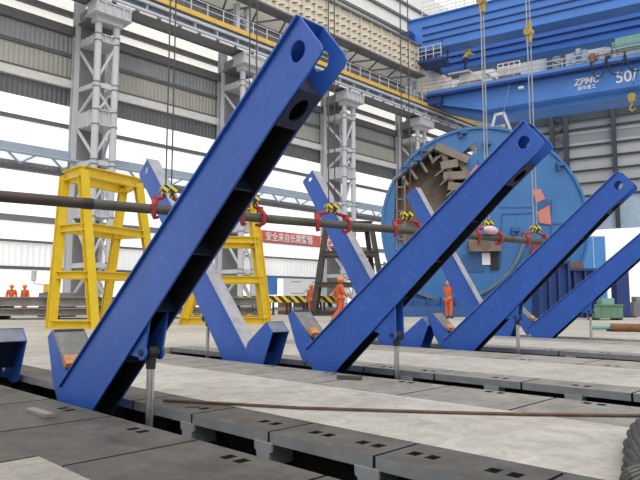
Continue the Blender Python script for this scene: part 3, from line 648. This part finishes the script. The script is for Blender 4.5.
# ================================================================ TRESTLES
def trestle(label, tops, bases, m, bars, loc, beam=0.24, t=0.03, base=True):
    r = thing('trestle', label, 'trestle', loc)
    T = [Vector(q) for q in tops]; Bq = [Vector(q) for q in bases]
    for i in range(4):
        MB().hbeam(Bq[i], T[i], beam, beam, t, T[(i + 1) % 4] - T[i] if i % 2 == 0 else T[(i + 3) % 4] - T[i]).build('leg', M[m], r, True)
    for i in range(4):
        j = (i + 1) % 4; MB().hbeam(T[i], T[j], beam * 0.9, beam * 1.25, t, (0, 0, 1)).build('top_beam', M[m], r, True)
    for f in bars:
        for i in range(4):
            j = (i + 1) % 4; a = Bq[i].lerp(T[i], f); b = Bq[j].lerp(T[j], f)
            MB().hbeam(a, b, beam * 0.75, beam * 0.9, t, (0, 0, 1)).build('cross_bar', M[m], r, True)
    if base:
        for i in (0, 2):
            MB().hbeam(Bq[i] + Vector((0, 0, .12)), Bq[i + 1] + Vector((0, 0, .12)), beam * 0.9, beam, t, (0, 0, 1)).build('sill_bar', M[m], r, True)
    return r
trestle('tall yellow steel trestle left of the largest arm', [(8.12, 18.27, 4.85), (8.10, 19.55, 4.85), (10.50, 20.25, 4.85), (10.32, 18.88, 4.85)],
        [(8.55, 18.05, 0), (7.73, 19.25, 0), (10.0, 20.4, 0), (11.5, 19.3, 0)], 'yellow', (0.34, 0.645), (9.4, 19.2, 0), 0.26)
trestle('yellow steel trestle behind the largest arm', [(14.32, 17.52, 4.4), (13.24, 18.2, 4.4), (14.6, 20.1, 4.4), (15.7, 19.4, 4.4)],
        [(14.71, 17.13, 0), (12.23, 18.94, 0), (13.7, 20.95, 0), (16.2, 19.2, 0)], 'yellow', (0.37, 0.70), (14.3, 19, 0), 0.27)
trestle('brown steel trestle behind the second arm pair', [(26.26, 21.79, 5.1), (24.50, 23.58, 5.1), (26.2, 25.2, 5.1), (27.9, 23.5, 5.1)],
        [(26.85, 21.2, 0), (23.93, 24.13, 0), (25.8, 25.7, 0), (28.4, 23.1, 0)], 'brownsteel', (0.34, 0.68), (26, 23.5, 0), 0.28)

# ================================================================ ROUND MACHINE (shield disc)
D_ = 33.0
def pd(x, y, D, W_=None):
    """point seen at that place of the picture at forward distance D (metres)"""
    p_ = math.atan2(60, 610); a_ = math.radians(44.5); Fh = Vector((math.cos(a_), math.sin(a_), 0)); R_ = Vector((math.sin(a_), -math.cos(a_), 0))
    F_ = Fh * math.cos(p_) + Vector((0, 0, math.sin(p_))); U_ = R_.cross(F_)
    d = F_ + R_ * (x - 320) / 610 - U_ * (y - 240) / 610
    return Vector((0, 0, CAM_H)) + d * (D / d.dot(Fh))
cc = pd(483, 226, D_); RZ = math.radians(44.5 - 90 - 7)
TB = thing('shield_machine', 'huge round sky-blue tunnelling shield face behind the arms', 'machine', (cc.x, cc.y, 0), RZ)
inv = root_matrix(TB).inverted(); cz = cc.z; RR = 5.42
def T_(x, y):            # place on the disc front (local x, z) seen at picture place x, y
    n = Matrix.Rotation(RZ, 3, 'Z') @ Vector((0, -1, 0)); o = Vector((0, 0, CAM_H)); d = pd(x, y, 10.0) - o
    t = (cc - o).dot(n) / d.dot(n); q = inv @ (o + d * t); return (q.x, q.z)
fz = lambda a, b, t: (a, t, b)
def arc_disc(r, y0, y1, hole=None, n=72):
    pts = []
    for i in range(n):
        t = 2 * math.pi * i / n; z = cz + r * math.sin(t)
        pts.append((r * math.cos(t), max(z, 0.0)))
    out = []
    for q in pts:
        if not out or abs(q[0] - out[-1][0]) + abs(q[1] - out[-1][1]) > 1e-4: out.append(q)
    return out
mouth = [T_(*q) for q in [(396, 181), (434, 150), (462, 163), (476, 195), (468, 232), (440, 252), (404, 250), (394, 222)]]
cut = [T_(*q) for q in [(459, 155), (475, 142), (480, 150), (464, 159)]]
mb = MB(); mb.plate(arc_disc(RR, 0, 0), [mouth, cut], fz, 0.0, 0.25); mb.build('face_plate', M['tbm'], TB)
mb = MB(); n = 72; o1 = arc_disc(RR + 0.12, 0, 0)
for k in range(n):
    t0, t1 = 2 * math.pi * k / n, 2 * math.pi * (k + 1) / n
    if cz + RR * math.sin(t0) < 0.1 or cz + RR * math.sin(t1) < 0.1: continue
    q = lambda r, t, y: (r * math.cos(t), y, cz + r * math.sin(t))
    mb.hexa([q(RR - 0.02, t0, -0.12), q(RR + 0.12, t0, -0.12), q(RR + 0.12, t0, 3.0), q(RR - 0.02, t0, 3.0), q(RR - 0.02, t1, -0.12), q(RR + 0.12, t1, -0.12), q(RR + 0.12, t1, 3.0), q(RR - 0.02, t1, 3.0)])
mb.build('rim', M['tbm'], TB)
mb = MB(); q = [T_(*q) for q in [(392, 185), (434, 146), (466, 160), (480, 195), (470, 236), (440, 256), (400, 254), (390, 222)]]; mb.plate(q, [], fz, 0.9, 1.1); mb.build('chamber_back', M['cutter'], TB)
mb = MB(); m2 = mouth
for i in range(len(m2)):
    a, b = m2[i], m2[(i + 1) % len(m2)]
    mb.hexa([(a[0], 0.02, a[1]), (b[0], 0.02, b[1]), (b[0] * 1.002, 1.0, b[1]), (a[0] * 1.002, 1.0, a[1]), (a[0] * 1.01 - .03, 0.02, a[1] + .06), (b[0] * 1.01 - .03, 0.02, b[1] + .06), (b[0] * 1.01 - .03, 1.0, b[1] + .06), (a[0] * 1.01 - .03, 1.0, a[1] + .06)])
mb.build('chamber_wall', M['cutter'], TB)
def wedge(p, q, w, m, nm, y0=-0.35, y1=0.6):
    a, b = Vector((*T_(*p), 0)), Vector((*T_(*q), 0)); d = (b - a).normalized(); nn = Vector((-d.y, d.x, 0)) * w
    MB().plate([(a.x, a.y), (b.x, b.y), ((b + nn).x, (b + nn).y), ((a + nn).x, (a + nn).y)], [], fz, y0, y1).build(nm, M[m], TB)
wedge((394, 181), (435, 148), 0.14, 'cutterlt', 'bucket_lip', -0.2, 0.8)
for p, q in [((401, 177), (407, 186)), ((409, 170), (416, 180)), ((419, 162), (426, 173)), ((428, 155), (433, 165)), ((436, 156), (431, 163))]: wedge(p, q, 0.14, 'cutterlt', 'bucket_rib', -0.1, 0.9)
for p, q in [((434, 151), (466, 165)), ((441, 171), (458, 168)), ((443, 181), (466, 180)), ((447, 191), (470, 193)), ((450, 203), (472, 206))]: wedge(p, q, 0.42, 'cutterlt', 'tool_block', -0.45, 0.7)
for p, q in [((439, 152), (449, 180)), ((456, 160), (472, 195)), ((446, 178), (456, 208))]: wedge(p, q, 0.30, 'cutter', 'tool_seat', -0.30, 0.9)
for p, q in [((432, 165), (440, 158)), ((435, 178), (444, 171)), ((440, 187), (450, 178)), ((446, 198), (454, 191))]: wedge(p, q, 0.07, 'cutterlt', 'tool_pin', -0.5, 0.2)
for p, q in [((396, 180), (396, 250)), ((404, 176), (404, 252))]: wedge(p, q, 0.08, 'cutterlt', 'ladder_rail', -0.1, 0.2)
for y in (188, 200, 212, 226, 240): wedge((396, y), (404, y), 0.07, 'cutterlt', 'ladder_rung', -0.1, 0.1)
for pts in ([(466, 178), (476, 165), (481, 168), (474, 180)], [(532, 190), (540, 189), (545, 199), (536, 203)], [(537, 212), (549, 205), (551, 225), (539, 223)]):
    MB().plate([T_(*q) for q in pts], [], fz, -0.10, 0.0).build('primer_patch', M['salmon'], TB)
MB().plate([T_(*q) for q in [(533, 243), (549, 243), (545, 257), (528, 258)]], [], fz, -0.3, 0.0).build('red_plate', M['red'], TB)
MB().plate([T_(*q) for q in [(535, 203), (546, 199), (549, 204), (538, 211)]], [], fz, -0.08, 0.0).build('blue_plate', M['tbmdk'], TB)
for (x, y) in [(463, 133), (424, 151), (515, 230), (487, 144), (560, 165), (418, 160), (408, 167)]:
    a = T_(x, y); mb = MB(); mb.box(a[0] - 0.22, a[0] + 0.2, -0.35, 0, a[1] - 0.10, a[1] + 0.1); mb.box(a[0] - 0.2, a[0] - 0.08, -0.3, 0, a[1] - 0.3, a[1]); mb.build('bracket', M['tbmdk'], TB)
mb = MB()
for p, q in [((502, 214), (532, 213)), ((502, 214), (500, 268)), ((551, 224), (578, 223)), ((551, 200), (551, 262)), ((478, 160), (478, 186))]:
    a, b = T_(*p), T_(*q); mb.bar((a[0], -0.02, a[1]), (b[0], -0.02, b[1]), 0.07, 0.05, (0, 1, 0))
mb.build('panel_seam', M['tbmdk'], TB)
mb = MB()
for k in range(14):
    a = T_(500 + k * 2.4, 207.5); mb.ball((a[0], -0.02, a[1]), 0.045, n=6, m=4)
mb.build('bolt_row', M['tbmdk'], TB)
for k in range(8):
    pass
mb = MB(); a0 = T_(448, 225); r0 = 3.98
for k in range(40):
    t = math.radians(-150 + k * 3.6); t2 = math.radians(-150 + (k + 1) * 3.6)
    q = lambda r, t, y: (a0[0] + r * math.cos(t), y, max(0.02, a0[1] + r * math.sin(t)))
    mb.hexa([q(r0, t, -0.25), q(r0 + 0.16, t, -0.25), q(r0 + 0.16, t, 0), q(r0, t, 0), q(r0, t2, -0.25), q(r0 + 0.16, t2, -0.25), q(r0 + 0.16, t2, 0), q(r0, t2, 0)])
mb.build('seal_ring', mat('ring_grey', (0.13, 0.20, 0.30), 0.5, 0.2), TB)
for (x0, y0, x1, y1, m, t) in [(462, 254, 484, 272, 'tbmdk', -0.05), (482, 253, 490, 265, 'white', -0.10), (490, 252, 498, 270, 'dark', -0.10), (468, 240, 500, 252, 'cutter', -0.45)]:
    a, b = T_(x0, y1), T_(x1, y0); MB().box(a[0], b[0], t, 0.0, a[1], b[1]).build('hatch', M[m], TB)
mb = MB(); a = T_(493, 127); mb.bar((a[0] + 0.0, 0.6, a[1]), (a[0] + 0.25, 0.6, a[1] + 0.9), 0.14, 0.14); mb.bar((a[0] + 0.2, 0.6, a[1] + 0.85), (a[0] + 0.75, 0.6, a[1] + 0.95), 0.14, 0.14); mb.bar((a[0] + 0.7, 0.6, a[1] + 0.95), (a[0] + 1.1, 0.6, a[1] - 0.2), 0.14, 0.14)
mb.build('lifting_frame', M['colgrey'], TB)
mb = MB(); a, b = T_(395, 318), T_(470, 302); mb.box(a[0], b[0], -1.6, -0.15, 0, 0.55); mb.box(a[0] + 0.4, b[0] - 0.4, -1.3, -0.15, 0.55, 0.9)
for k in range(6): mb.box(a[0] + 0.3 + k * 0.7, a[0] + 0.36 + k * 0.7, -1.62, -0.15, 0.02, 1.0)
mb.build('cradle', M['tbmdk'], TB)

# ================================================================ THINGS IN THE BACKGROUND
def mblk(name, label, cat, pos, size, rz, m, group=None, z=0):
    r = thing(name, label, cat, (pos.x, pos.y, z), rz, group); sx, sy, sz = size
    MB().box(-sx / 2, sx / 2, -sy / 2, sy / 2, 0, sz).build('body', M[m], r, bevel=0.01); return r
FR = math.radians(44.5 - 90)
# green cabinet, right
g = pd(605, 320, 27); r = thing('equipment_cabinet', 'green steel equipment box beyond the farthest arm', 'equipment box', (g.x, g.y, 0), FR)
MB().box(-0.62, 0.62, -0.4, 0.4, 0.08, 0.62).build('body', M['green'], r, bevel=0.02); MB().box(-0.66, 0.66, -0.44, 0.44, 0.62, 0.68).build('lid', M['green'], r)
MB().box(-0.2, 0.35, -0.2, 0.3, 0.68, 0.95).build('motor', M['greenmotor'], r)
mb = MB()
for x in (-0.5, 0.5): mb.box(x - 0.08, x + 0.08, -0.4, 0.4, 0, 0.08)
mb.build('skid', M['dark'], r)
mb = MB()
for x in (-0.3, 0.1, 0.4): mb.box(x - 0.02, x + 0.02, -0.42, -0.4, 0.12, 0.6)
mb.build('rib', M['green'], r)
# blue sheet stack and posts near the gate
s = pd(590, 306, 46); r = thing('blue_screen', 'tall blue gridded screen standing in the gate opening', 'screen', (s.x, s.y, 0), FR)
MB().box(-2.3, 1.35, 0, 0.1, 0.0, 5.7).build('panel', M['sheetblue'], r)
mb = MB()
for k in range(5): mb.box(-2.3 + k * 0.9, -2.24 + k * 0.9, -0.04, 0, 0, 5.7)
for z in (0.6, 3.0, 5.6): mb.box(-2.3, 1.35, -0.04, 0, z, z + 0.06)
mb.build('grid', mat('pale_grid', (0.40, 0.58, 0.80), 0.5), r)
s = pd(622, 318, 31); r = thing('gate_post', 'blue post standing right of the green equipment box', 'post', (s.x, s.y, 0), FR)
MB().box(-0.34, 0.30, -0.3, 0.3, 0.06, 2.7).build('shaft', M['cranedk'], r); MB().box(-0.5, 0.5, -0.5, 0.5, 0, 0.06).build('base_plate', M['dark'], r)
s = pd(637, 318, 33); r = thing('parts_bin', 'grey parts bin at the right picture edge', 'bin', (s.x, s.y, 0), FR)
MB().box(-0.35, 0.8, -0.4, 0.4, 0, 0.75).build('body', M['coldark'], r, bevel=0.01); MB().box(-0.1, 0.7, -0.2, 0.3, 0.75, 1.05).build('load', M['stacksteel'], r)
# dark blue machine frames beside the round machine
for k, (x, w, h, D) in enumerate([(556, 1.4, 2.6, 29), (582, 1.6, 2.3, 30)]):
    s = pd(x, 317, D); r = thing('machine_frame', ['dark blue machine frame at the foot of the round machine', 'dark blue ribbed frame before the blue screen'][k], 'machine frame', (s.x, s.y, 0), FR)
    MB().box(-w / 2, w / 2, 0.2, 1.2, 0, h).build('body', M['cranedk'], r)
    mb = MB()
    for q in range(4): mb.box(-w / 2 + q * w / 3 - 0.05, -w / 2 + q * w / 3 + 0.05, 0, 0.2, 0, h)
    mb.box(-w / 2 - 0.05, w / 2 + 0.05, -0.05, 1.25, h, h + 0.12); mb.build('rib', M['cranedk'], r)
    mb = MB(); mb.box(-w * 0.35, w * 0.2, 0.3, 0.9, h + 0.12, h + 0.4); mb.build('scrap', M['rust'], r)
# painted shaft on the floor
a, b = Vector((17.75, 6.75, 0.11)), Vector((18.6, 4.3, 0.11))
r = thing('shaft', 'green, red and grey shaft lying on the floor at the right', 'shaft', (a + b) / 2)
for f0, f1, rr, m in [(0, 0.2, 0.07, 'greenmotor'), (0.2, 0.62, 0.11, 'rust'), (0.62, 1.3, 0.08, 'stacksteel')]:
    MB().tube(a.lerp(b, f0), a.lerp(b, f1), rr, 14).build('section', M[m], r, True)
mb = MB()
for f0 in (0.21, 0.6): q = a.lerp(b, f0); mb.box(q.x - 0.1, q.x + 0.1, q.y - 0.1, q.y + 0.1, -0.0, 0.04)
mb.build('chock', M['dark'], r, True)
# steel stock along the left
dv = (pd(270, 316, 30) - pd(-20, 318, 27)); dv.z = 0; L0 = dv.length; dv.normalize(); nv = Vector((-dv.y, dv.x, 0)); base = pd(-20, 318, 27); base.z = 0
for k in range(6):
    c = base + dv * (0.6 + k * 2.2)
    mb = MB(); mb.bar(c - nv * 0.3 + Vector((0, 0, .09)), c + nv * 2.3 + Vector((0, 0, .09)), 0.2, 0.18)
    tag(mb.build('timber_sleeper', M['rust'], None), ['sleeper under the steel stack at the left edge', 'second sleeper from the left under the steel stack', 'third sleeper from the left under the steel stack', 'fourth sleeper from the left under the steel stack', 'fifth sleeper from the left under the steel stack', 'rightmost sleeper under the steel stack'][k], 'sleeper', 'sleepers under the steel stack')
names = ['front', 'second', 'third', 'rear']
for lay, (z, hh) in enumerate([(0.18, 0.34), (0.60, 0.42)]):
    for k in range(4):
        o_ = nv * (0.1 + 0.55 * k) + dv * random.uniform(-0.1, 0.3); c = base + o_
        mb = MB(); zz = z + hh / 2; q0 = c + Vector((0, 0, zz)); q1 = c + dv * (L0 - random.uniform(0, 1.2)) + Vector((0, 0, zz)); mb.hbeam(q0, q1, 0.42, hh, 0.05)
        tag(mb.build('steel_profile', M['stacksteel'], None), '%s steel beam in the %s layer of the stack behind the trestles' % (names[k], ['bottom', 'top'][lay]), 'steel beam', 'stacked steel beams')
    if lay == 0:
        for k in range(6):
            c = base + dv * (0.8 + k * 2.1)
            mb = MB(); mb.bar(c - nv * 0.2 + Vector((0, 0, .56)), c + nv * 2.1 + Vector((0, 0, .56)), 0.12, 0.08)
            tag(mb.build('packing_strip', M['dark'], None), 'dark packing strip between the layers of stacked beams', 'packing strip', 'packing strips in the steel stack')
# welding machine with exhaust
w = pd(50, 309, 32); r = thing('welding_set', 'small engine set with an upright exhaust behind the steel stack', 'engine set', (w.x, w.y, 0), FR)
MB().box(-0.5, 1.2, -0.3, 0.4, 0.5, 1.25).build('body', M['coldark'], r, bevel=0.03); MB().box(-0.25, 0.3, -0.35, 0.3, 1.25, 1.7).build('tank', M['ochre'], r, bevel=0.03)
MB().box(-0.5, 1.2, -0.3, 0.4, 0, 0.5).build('stand', M['dark'], r)
mb = MB(); mb.path([(-0.1, 0, 1.6), (-0.5, 0, 1.7), (-0.9, 0, 1.72), (-0.92, 0, 1.95)], 0.04, 8); mb.tube((-0.92, 0, 1.85), (-0.92, 0, 2.4), 0.13, 12); mb.build('exhaust', M['colgrey'], r)
# hazard barriers in front of the wall
for k in range(6):
    x = 246 + k * 17; s = pd(x, 312, 36.5)
    r = thing('barrier', ['hazard striped barrier behind the yellow trestle leg', 'second hazard striped barrier from the yellow trestle', 'hazard striped barrier below the blue wall cabinet', 'hazard striped barrier below the notice board', 'hazard striped barrier left of the brown trestle', 'hazard striped barrier between the brown trestle legs'][k], 'barrier', (s.x, s.y, 0), FR, 'hazard barriers by the wall')
    MB().box(-0.5, 0.5, -0.06, 0.06, 0.72, 1.12).build('board', M['hazard'], r)
    for q in (-0.4, 0.4):
        mb = MB(); mb.box(q - 0.06, q + 0.06, -0.06, 0.06, 0.05, 0.75); mb.box(q - 0.08, q + 0.08, -0.3, 0.3, 0, 0.05); mb.build('leg', M['dark'], r)
    MB().box(-0.48, 0.48, -0.03, 0.03, 0.25, 0.45).build('lower_board', M['stacksteel'], r)
for k, (x, D, h) in enumerate([(285, 38, 0.85), (300, 38, 0.8), (262, 33, 0.5)]):
    s = pd(x, 300 + CAM_H / D * 610, D); r = thing('steel_block', ['rusty steel block below the notice board', 'dark steel block beside the brown trestle', 'low steel block right of the yellow trestle'][k], 'steel block', (s.x, s.y, 0), FR)
    MB().box(-0.42, 0.42, -0.3, 0.3, 0, h).build('body', M[['rust', 'brownsteel', 'brownsteel'][k]], r, bevel=0.02); MB().box(-0.3, 0.3, -0.2, 0.2, h, h + 0.12).build('top', M['stacksteel'], r)
mb = MB(); s = pd(330, 313, 37); r = thing('barrier_post', 'yellow and black post beside the walking worker', 'post', (s.x, s.y, 0), FR)
MB().box(-0.14, 0.14, -0.1, 0.1, 0.05, 0.85).build('shaft', M['hazard'], r); MB().box(-0.25, 0.25, -0.25, 0.25, 0, 0.05).build('base', M['dark'], r)
# wall fittings
r = thing('banner', 'long red cloth banner with white Chinese lettering on the wall', 'banner', (29.75, 35.6, 5.33))
MB().box(0, 9.5, 0, 0.03, 0, 0.88).build('cloth', M['banner'], r)
text('lettering', '安全来自长期警惕', 0.74, M['glyph'], r, (0.5, -0.03, 0.16), (math.radians(90), 0, 0), 0.01, 0.86, 0, 0.008)
text('lettering', '事故源于', 0.74, M['glyph'], r, (6.45, -0.03, 0.16), (math.radians(90), 0, 0), 0.01, 0.86, 0, 0.008)
r = thing('notice_board', 'white notice board with faint drawings below the banner', 'notice board', (34.6, 38.3, 1.1))
MB().box(0, 5.6, 0, 0.06, 0, 1.6).build('board', M['white'], r)
mb = MB()
for x0, x1, z in [(0.9, 2.0, 1.3), (3.4, 4.3, 1.28), (0.9, 2.4, 0.30), (2.3, 3.0, 0.45), (2.5, 2.9, 0.65), (3.0, 4.2, 0.75)]: mb.box(x0, x1, -0.02, 0, z, z + 0.06)
mb.build('drawing', M['greyink'], r)
MB().box(4.0, 4.6, -0.02, 0, 0.6, 1.25).build('picture', mat('pale_cyan', (0.45, 0.72, 0.80), 0.6), r)
r = thing('wall_cabinet', 'blue wall cabinet left of the notice board', 'cabinet', (32.75, 38.2, 1.3)); MB().box(0, 0.98, -0.1, 0.2, 0, 1.5).build('body', M['cabinetblue'], r, bevel=0.02); MB().box(0.85, 0.9, -0.13, -0.1, 0.6, 0.8).build('handle', M['dark'], r)
r = thing('wall_poster', 'blue poster beside the brown trestle on the wall', 'poster', (40.4, 38.3, 1.3)); MB().box(0, 1.25, 0, 0.04, 0, 1.7).build('sheet', M['cabinetblue'], r)
mb = MB(); mb.box(0.15, 1.1, -0.02, 0, 1.25, 1.4); mb.box(0.15, 0.55, -0.02, 0, 0.3, 1.0); mb.box(0.65, 1.1, -0.02, 0, 0.5, 0.9); mb.build('print', M['white'], r)

# ================================================================ THINGS ON THE NEAR FLOOR
a, b = Vector((2.87, 4.70, 0.014)), Vector((5.35, 1.02, 0.014))
mb = MB(); mb.path([a, Vector((3.12, 4.23, .014)), Vector((3.44, 3.60, .014)), Vector((3.97, 2.82, .014)), Vector((4.41, 2.22, .014)), Vector((5.0, 1.535, .014))], 0.012, 8)
tag(mb.build('steel_rod', M['rod'], None), 'long thin rusty rod lying across the pale floor', 'rod')
mb = MB(); mb.bar((1.90, 5.05, 0.016), (1.90, 4.66, 0.016), 0.07, 0.03); tag(mb.build('steel_flat', M['stacksteel'], None, bevel=0.003), 'short steel flat on the dark plate at the left', 'steel flat')
mb = MB(); mb.bar((5.04, 4.68, 0.022), (5.14, 4.42, 0.022), 0.07, 0.044); tag(mb.build('steel_offcut', M['brownsteel'], None, bevel=0.004), 'short steel offcut below the foot of the second arm', 'steel offcut')
mb = MB(); mb.bar((2.84, 4.33, 0.006), (2.93, 4.26, 0.006), 0.025, 0.01); tag(mb.build('steel_scrap', M['rod'], None), 'small rusty scrap beside the end of the long rod', 'scrap')
# cable bundle
r = thing('cable_bundle', 'thick bundle of dark cables bound together at the right edge', 'cable bundle', (3.6, 1.15, 0))
path = [Vector(q) for q in [(2.45, 0.66, 0.075), (2.85, 0.89, 0.075), (3.25, 1.04, 0.075), (3.75, 1.19, 0.075), (4.3, 1.31, 0.075), (4.9, 1.35, 0.075), (5.6, 1.15, 0.075), (6.4, 0.65, 0.075)]]
def cat(pts, n):
    out = []
    for i in range(len(pts) - 1):
        p0, p1, p2, p3 = pts[max(i - 1, 0)], pts[i], pts[i + 1], pts[min(i + 2, len(pts) - 1)]
        for k in range(n):
            t = k / n; out.append(0.5 * ((2 * p1) + (p2 - p0) * t + (2 * p0 - 5 * p1 + 4 * p2 - p3) * t * t + (3 * p1 - p0 - 3 * p2 + p3) * t ** 3))
    return out + [pts[-1]]
cp = cat(path, 8)
for k in range(10):
    pts = []
    for i, c in enumerate(cp):
        d = (cp[min(i + 1, len(cp) - 1)] - cp[max(i - 1, 0)]).normalized(); s_ = d.cross(Vector((0, 0, 1))).normalized(); t = 2 * math.pi * k / 10 + i * 0.13
        rr = 0.044 + 0.008 * math.sin(i * 0.9 + k)
        pts.append(c + s_ * rr * math.cos(t) + Vector((0, 0, 1)) * rr * math.sin(t))
    MB().path(pts, 0.020, 8).build('cable', M['cable'], r, True)
for i in list(range(6, 11)) + [40]:
    mb = MB()
    c = cp[i]; d = (cp[i + 1] - cp[i - 1]).normalized(); s_ = d.cross(Vector((0, 0, 1))).normalized(); u_ = Vector((0, 0, 1))
    ring = [c + s_ * 0.074 * math.cos(2 * math.pi * q / 14) + u_ * 0.072 * math.sin(2 * math.pi * q / 14) + d * 0.02 * math.sin(q) for q in range(15)]
    mb.path(ring, 0.010, 6); mb.build('binding', M['cloth'], r, True)

# ================================================================ PEOPLE
def skin_mesh(name, chains, m, parent, sub=2):
    """chains: list of [(point, radius), ...]; first point of later chains may be an index into the vertex list"""
    vs, rs, es = [], [], []
    for ch in chains:
        prev = None
        for p_, r_ in ch:
            if isinstance(p_, int): prev = p_; continue
            vs.append(p_); rs.append(r_); i = len(vs) - 1
            if prev is not None: es.append((prev, i))
            prev = i
    me = bpy.data.meshes.new(name); me.from_pydata(vs, es, []); o = bpy.data.objects.new(name, me); COL.objects.link(o); o.parent = parent
    me.materials.append(m)
    sk = o.modifiers.new('skin', 'SKIN'); sk.use_smooth_shade = True
    for i, r_ in enumerate(rs): me.skin_vertices[0].data[i].radius = (r_, r_) if not isinstance(r_, tuple) else r_
    me.skin_vertices[0].data[0].use_root = True
    ss = o.modifiers.new('sub', 'SUBSURF'); ss.levels = sub; ss.render_levels = sub
    return o
def person(label, loc, rz, pose, cloth='orange', hat='orangehat', legs='orange', group=None, scale=1.0):
    r = thing('person', label, 'person', loc, rz, group); r.scale = (scale,) * 3
    P = pose
    # 0 pelvis 1 waist 2 chest 3 neckbase 4 neck 5 head 6 crown
    spine = [(P['pelvis'], .13), (P['waist'], .12), (P['chest'], (.17, .12)), (P['neck'], .06), (P['chin'], .075), (P['brow'], .095), (P['crown'], .06)]
    def limbs(off):
        ch = []
        for s in 'lr':
            ch.append([(0, 0), (P['hip' + s], .095), (P['knee' + s], .065), (P['ank' + s], .045), (P['toe' + s], .04)])
            ch.append([(2, 0), (P['sho' + s], .07), (P['elb' + s], .05), (P['wri' + s], .035), (P['han' + s], .035)])
        return ch
    skin_mesh('body', [spine] + limbs(0), M['skin'], r)
    g = 0.018
    coat = [[(P['pelvis'], .155), (P['waist'], .15), (P['chest'], (.20, .15)), (P['neck'], .075)]]
    for s in 'lr': coat.append([(2, 0), (P['sho' + s], .095), (P['elb' + s], .07), (P['wri' + s], .055)])
    skin_mesh('jacket', coat, M[cloth], r)
    tr = [[(P['pelvis'], .15)]]
    for s in 'lr': tr.append([(0, 0), (P['hip' + s], .115), (P['knee' + s], .085), (P['ank' + s], .07)])
    skin_mesh('trousers', tr, M[legs], r)
    for s in 'lr':
        a, t = Vector(P['ank' + s]), Vector(P['toe' + s]); mb = MB(); mb.ball(a.lerp(t, .5) + Vector((0, 0, -0.01)), 0.058, 0.14, 0.055, 10, 6); mb.build('boot', M['boot'], r)
    b, c = Vector(P['brow']), Vector(P['crown']); mb = MB(); mb.ball(b + (c - b) * 0.45, .135, .15, .115, 14, 8); mb.tube(b + Vector((0, .02, .01)), b + Vector((0, .02, .025)), .165, 16); mb.build('helmet', M[hat], r)
    f = Vector((0, 1, 0)); mb = MB(); mb.ball(b.lerp(Vector(P['chin']), .45) + f * .10, .018, .03, .025, 8, 6); mb.build('nose', M['skin'], r)
    for s in 'lr':     # five bent fingers on each hand
        w_, h_ = Vector(P['wri' + s]), Vector(P['han' + s]); d = (h_ - w_).normalized(); sd_ = d.orthogonal().normalized(); mb = MB()
        for k in range(4):
            o_ = h_ + sd_ * (k - 1.5) * 0.02; mb.path([o_, o_ + d * 0.05, o_ + d * (0.075 - 0.006 * abs(k - 1.5)) + sd_.cross(d) * 0.03], [.010, .009, .007], 6)
        mb.path([h_ - d * 0.03 + sd_ * 0.03, h_ + sd_ * 0.06, h_ + d * 0.03 + sd_ * 0.065], [.011, .010, .008], 6); mb.build('fingers', M['skin'], r)
    return r
STAND = dict(pelvis=(0, 0, .95), waist=(0, 0, 1.12), chest=(0, 0, 1.33), neck=(0, .01, 1.48), chin=(0, .04, 1.54), brow=(0, .04, 1.63), crown=(0, .02, 1.72),
             hipl=(-.10, 0, .86), kneel=(-.11, .02, .48), ankl=(-.11, -.02, .09), toel=(-.12, .14, .05), hipr=(.10, 0, .86), kneer=(.11, .02, .48), ankr=(.11, -.02, .09), toer=(.12, .14, .05),
             shol=(-.20, 0, 1.40), elbl=(-.26, -.02, 1.12), wril=(-.24, .10, .90), hanl=(-.24, .13, .82), shor=(.20, 0, 1.40), elbr=(.26, -.02, 1.12), wrir=(.24, .10, .90), hanr=(.24, .13, .82))
WALK = dict(STAND, kneel=(-.11, .20, .50), ankl=(-.11, .30, .12), toel=(-.12, .45, .08), kneer=(.11, -.05, .48), ankr=(.11, -.36, .14), toer=(.12, -.22, .05), elbl=(-.27, -.16, 1.14), wril=(-.26, -.08, .92), hanl=(-.26, -.06, .84), elbr=(.27, .06, 1.14), wrir=(.25, .26, 1.0), hanr=(.24, .33, .97))
RAISE = dict(STAND, elbl=(-.26, .18, 1.22), wril=(-.10, .24, 1.45), hanl=(-.06, .22, 1.52), elbr=(.26, .16, 1.20), wrir=(.12, .27, 1.40), hanr=(.08, .25, 1.47))
REACH = dict(STAND, chest=(0, .14, 1.30), neck=(0, .22, 1.42), chin=(0, .28, 1.46), brow=(0, .29, 1.55), crown=(0, .27, 1.64), shol=(-.20, .16, 1.36), shor=(.20, .16, 1.36), elbl=(-.30, .36, 1.44), wril=(-.26, .52, 1.62), hanl=(-.26, .56, 1.69), elbr=(.28, .36, 1.24), wrir=(.24, .55, 1.20), hanr=(.24, .62, 1.20))
p1 = pd(340, 322, 24); person('person in orange overalls walking past the brown trestle', (p1.x, p1.y, 0), FR + math.radians(-75), WALK)
p2 = pd(449, 318, 29); person('person in orange overalls standing with hands raised before the round machine', (p2.x, p2.y, 0), FR + math.radians(-50), RAISE)
p3 = pd(311.5, 314.7, 36); person('person in orange overalls half hidden by a brown trestle leg', (p3.x, p3.y, 0), FR + math.radians(150), STAND)
p4 = pd(10.5, 314.7, 36); person('person in orange behind the steel stack, nearer the left edge', (p4.x, p4.y, 0), FR + math.radians(200), STAND)
p5 = pd(24, 314.7, 36); person('person in orange behind the steel stack beside the engine set', (p5.x, p5.y, 0), FR + math.radians(160), STAND)
q = root_matrix(C2) @ Vector((3.9, -0.2, 23.95)); person('person in a yellow jacket reaching out on the crane stand', tuple(q), FR + math.radians(-80), REACH, 'yellowcloth', 'yellow', 'navy', scale=1.4)
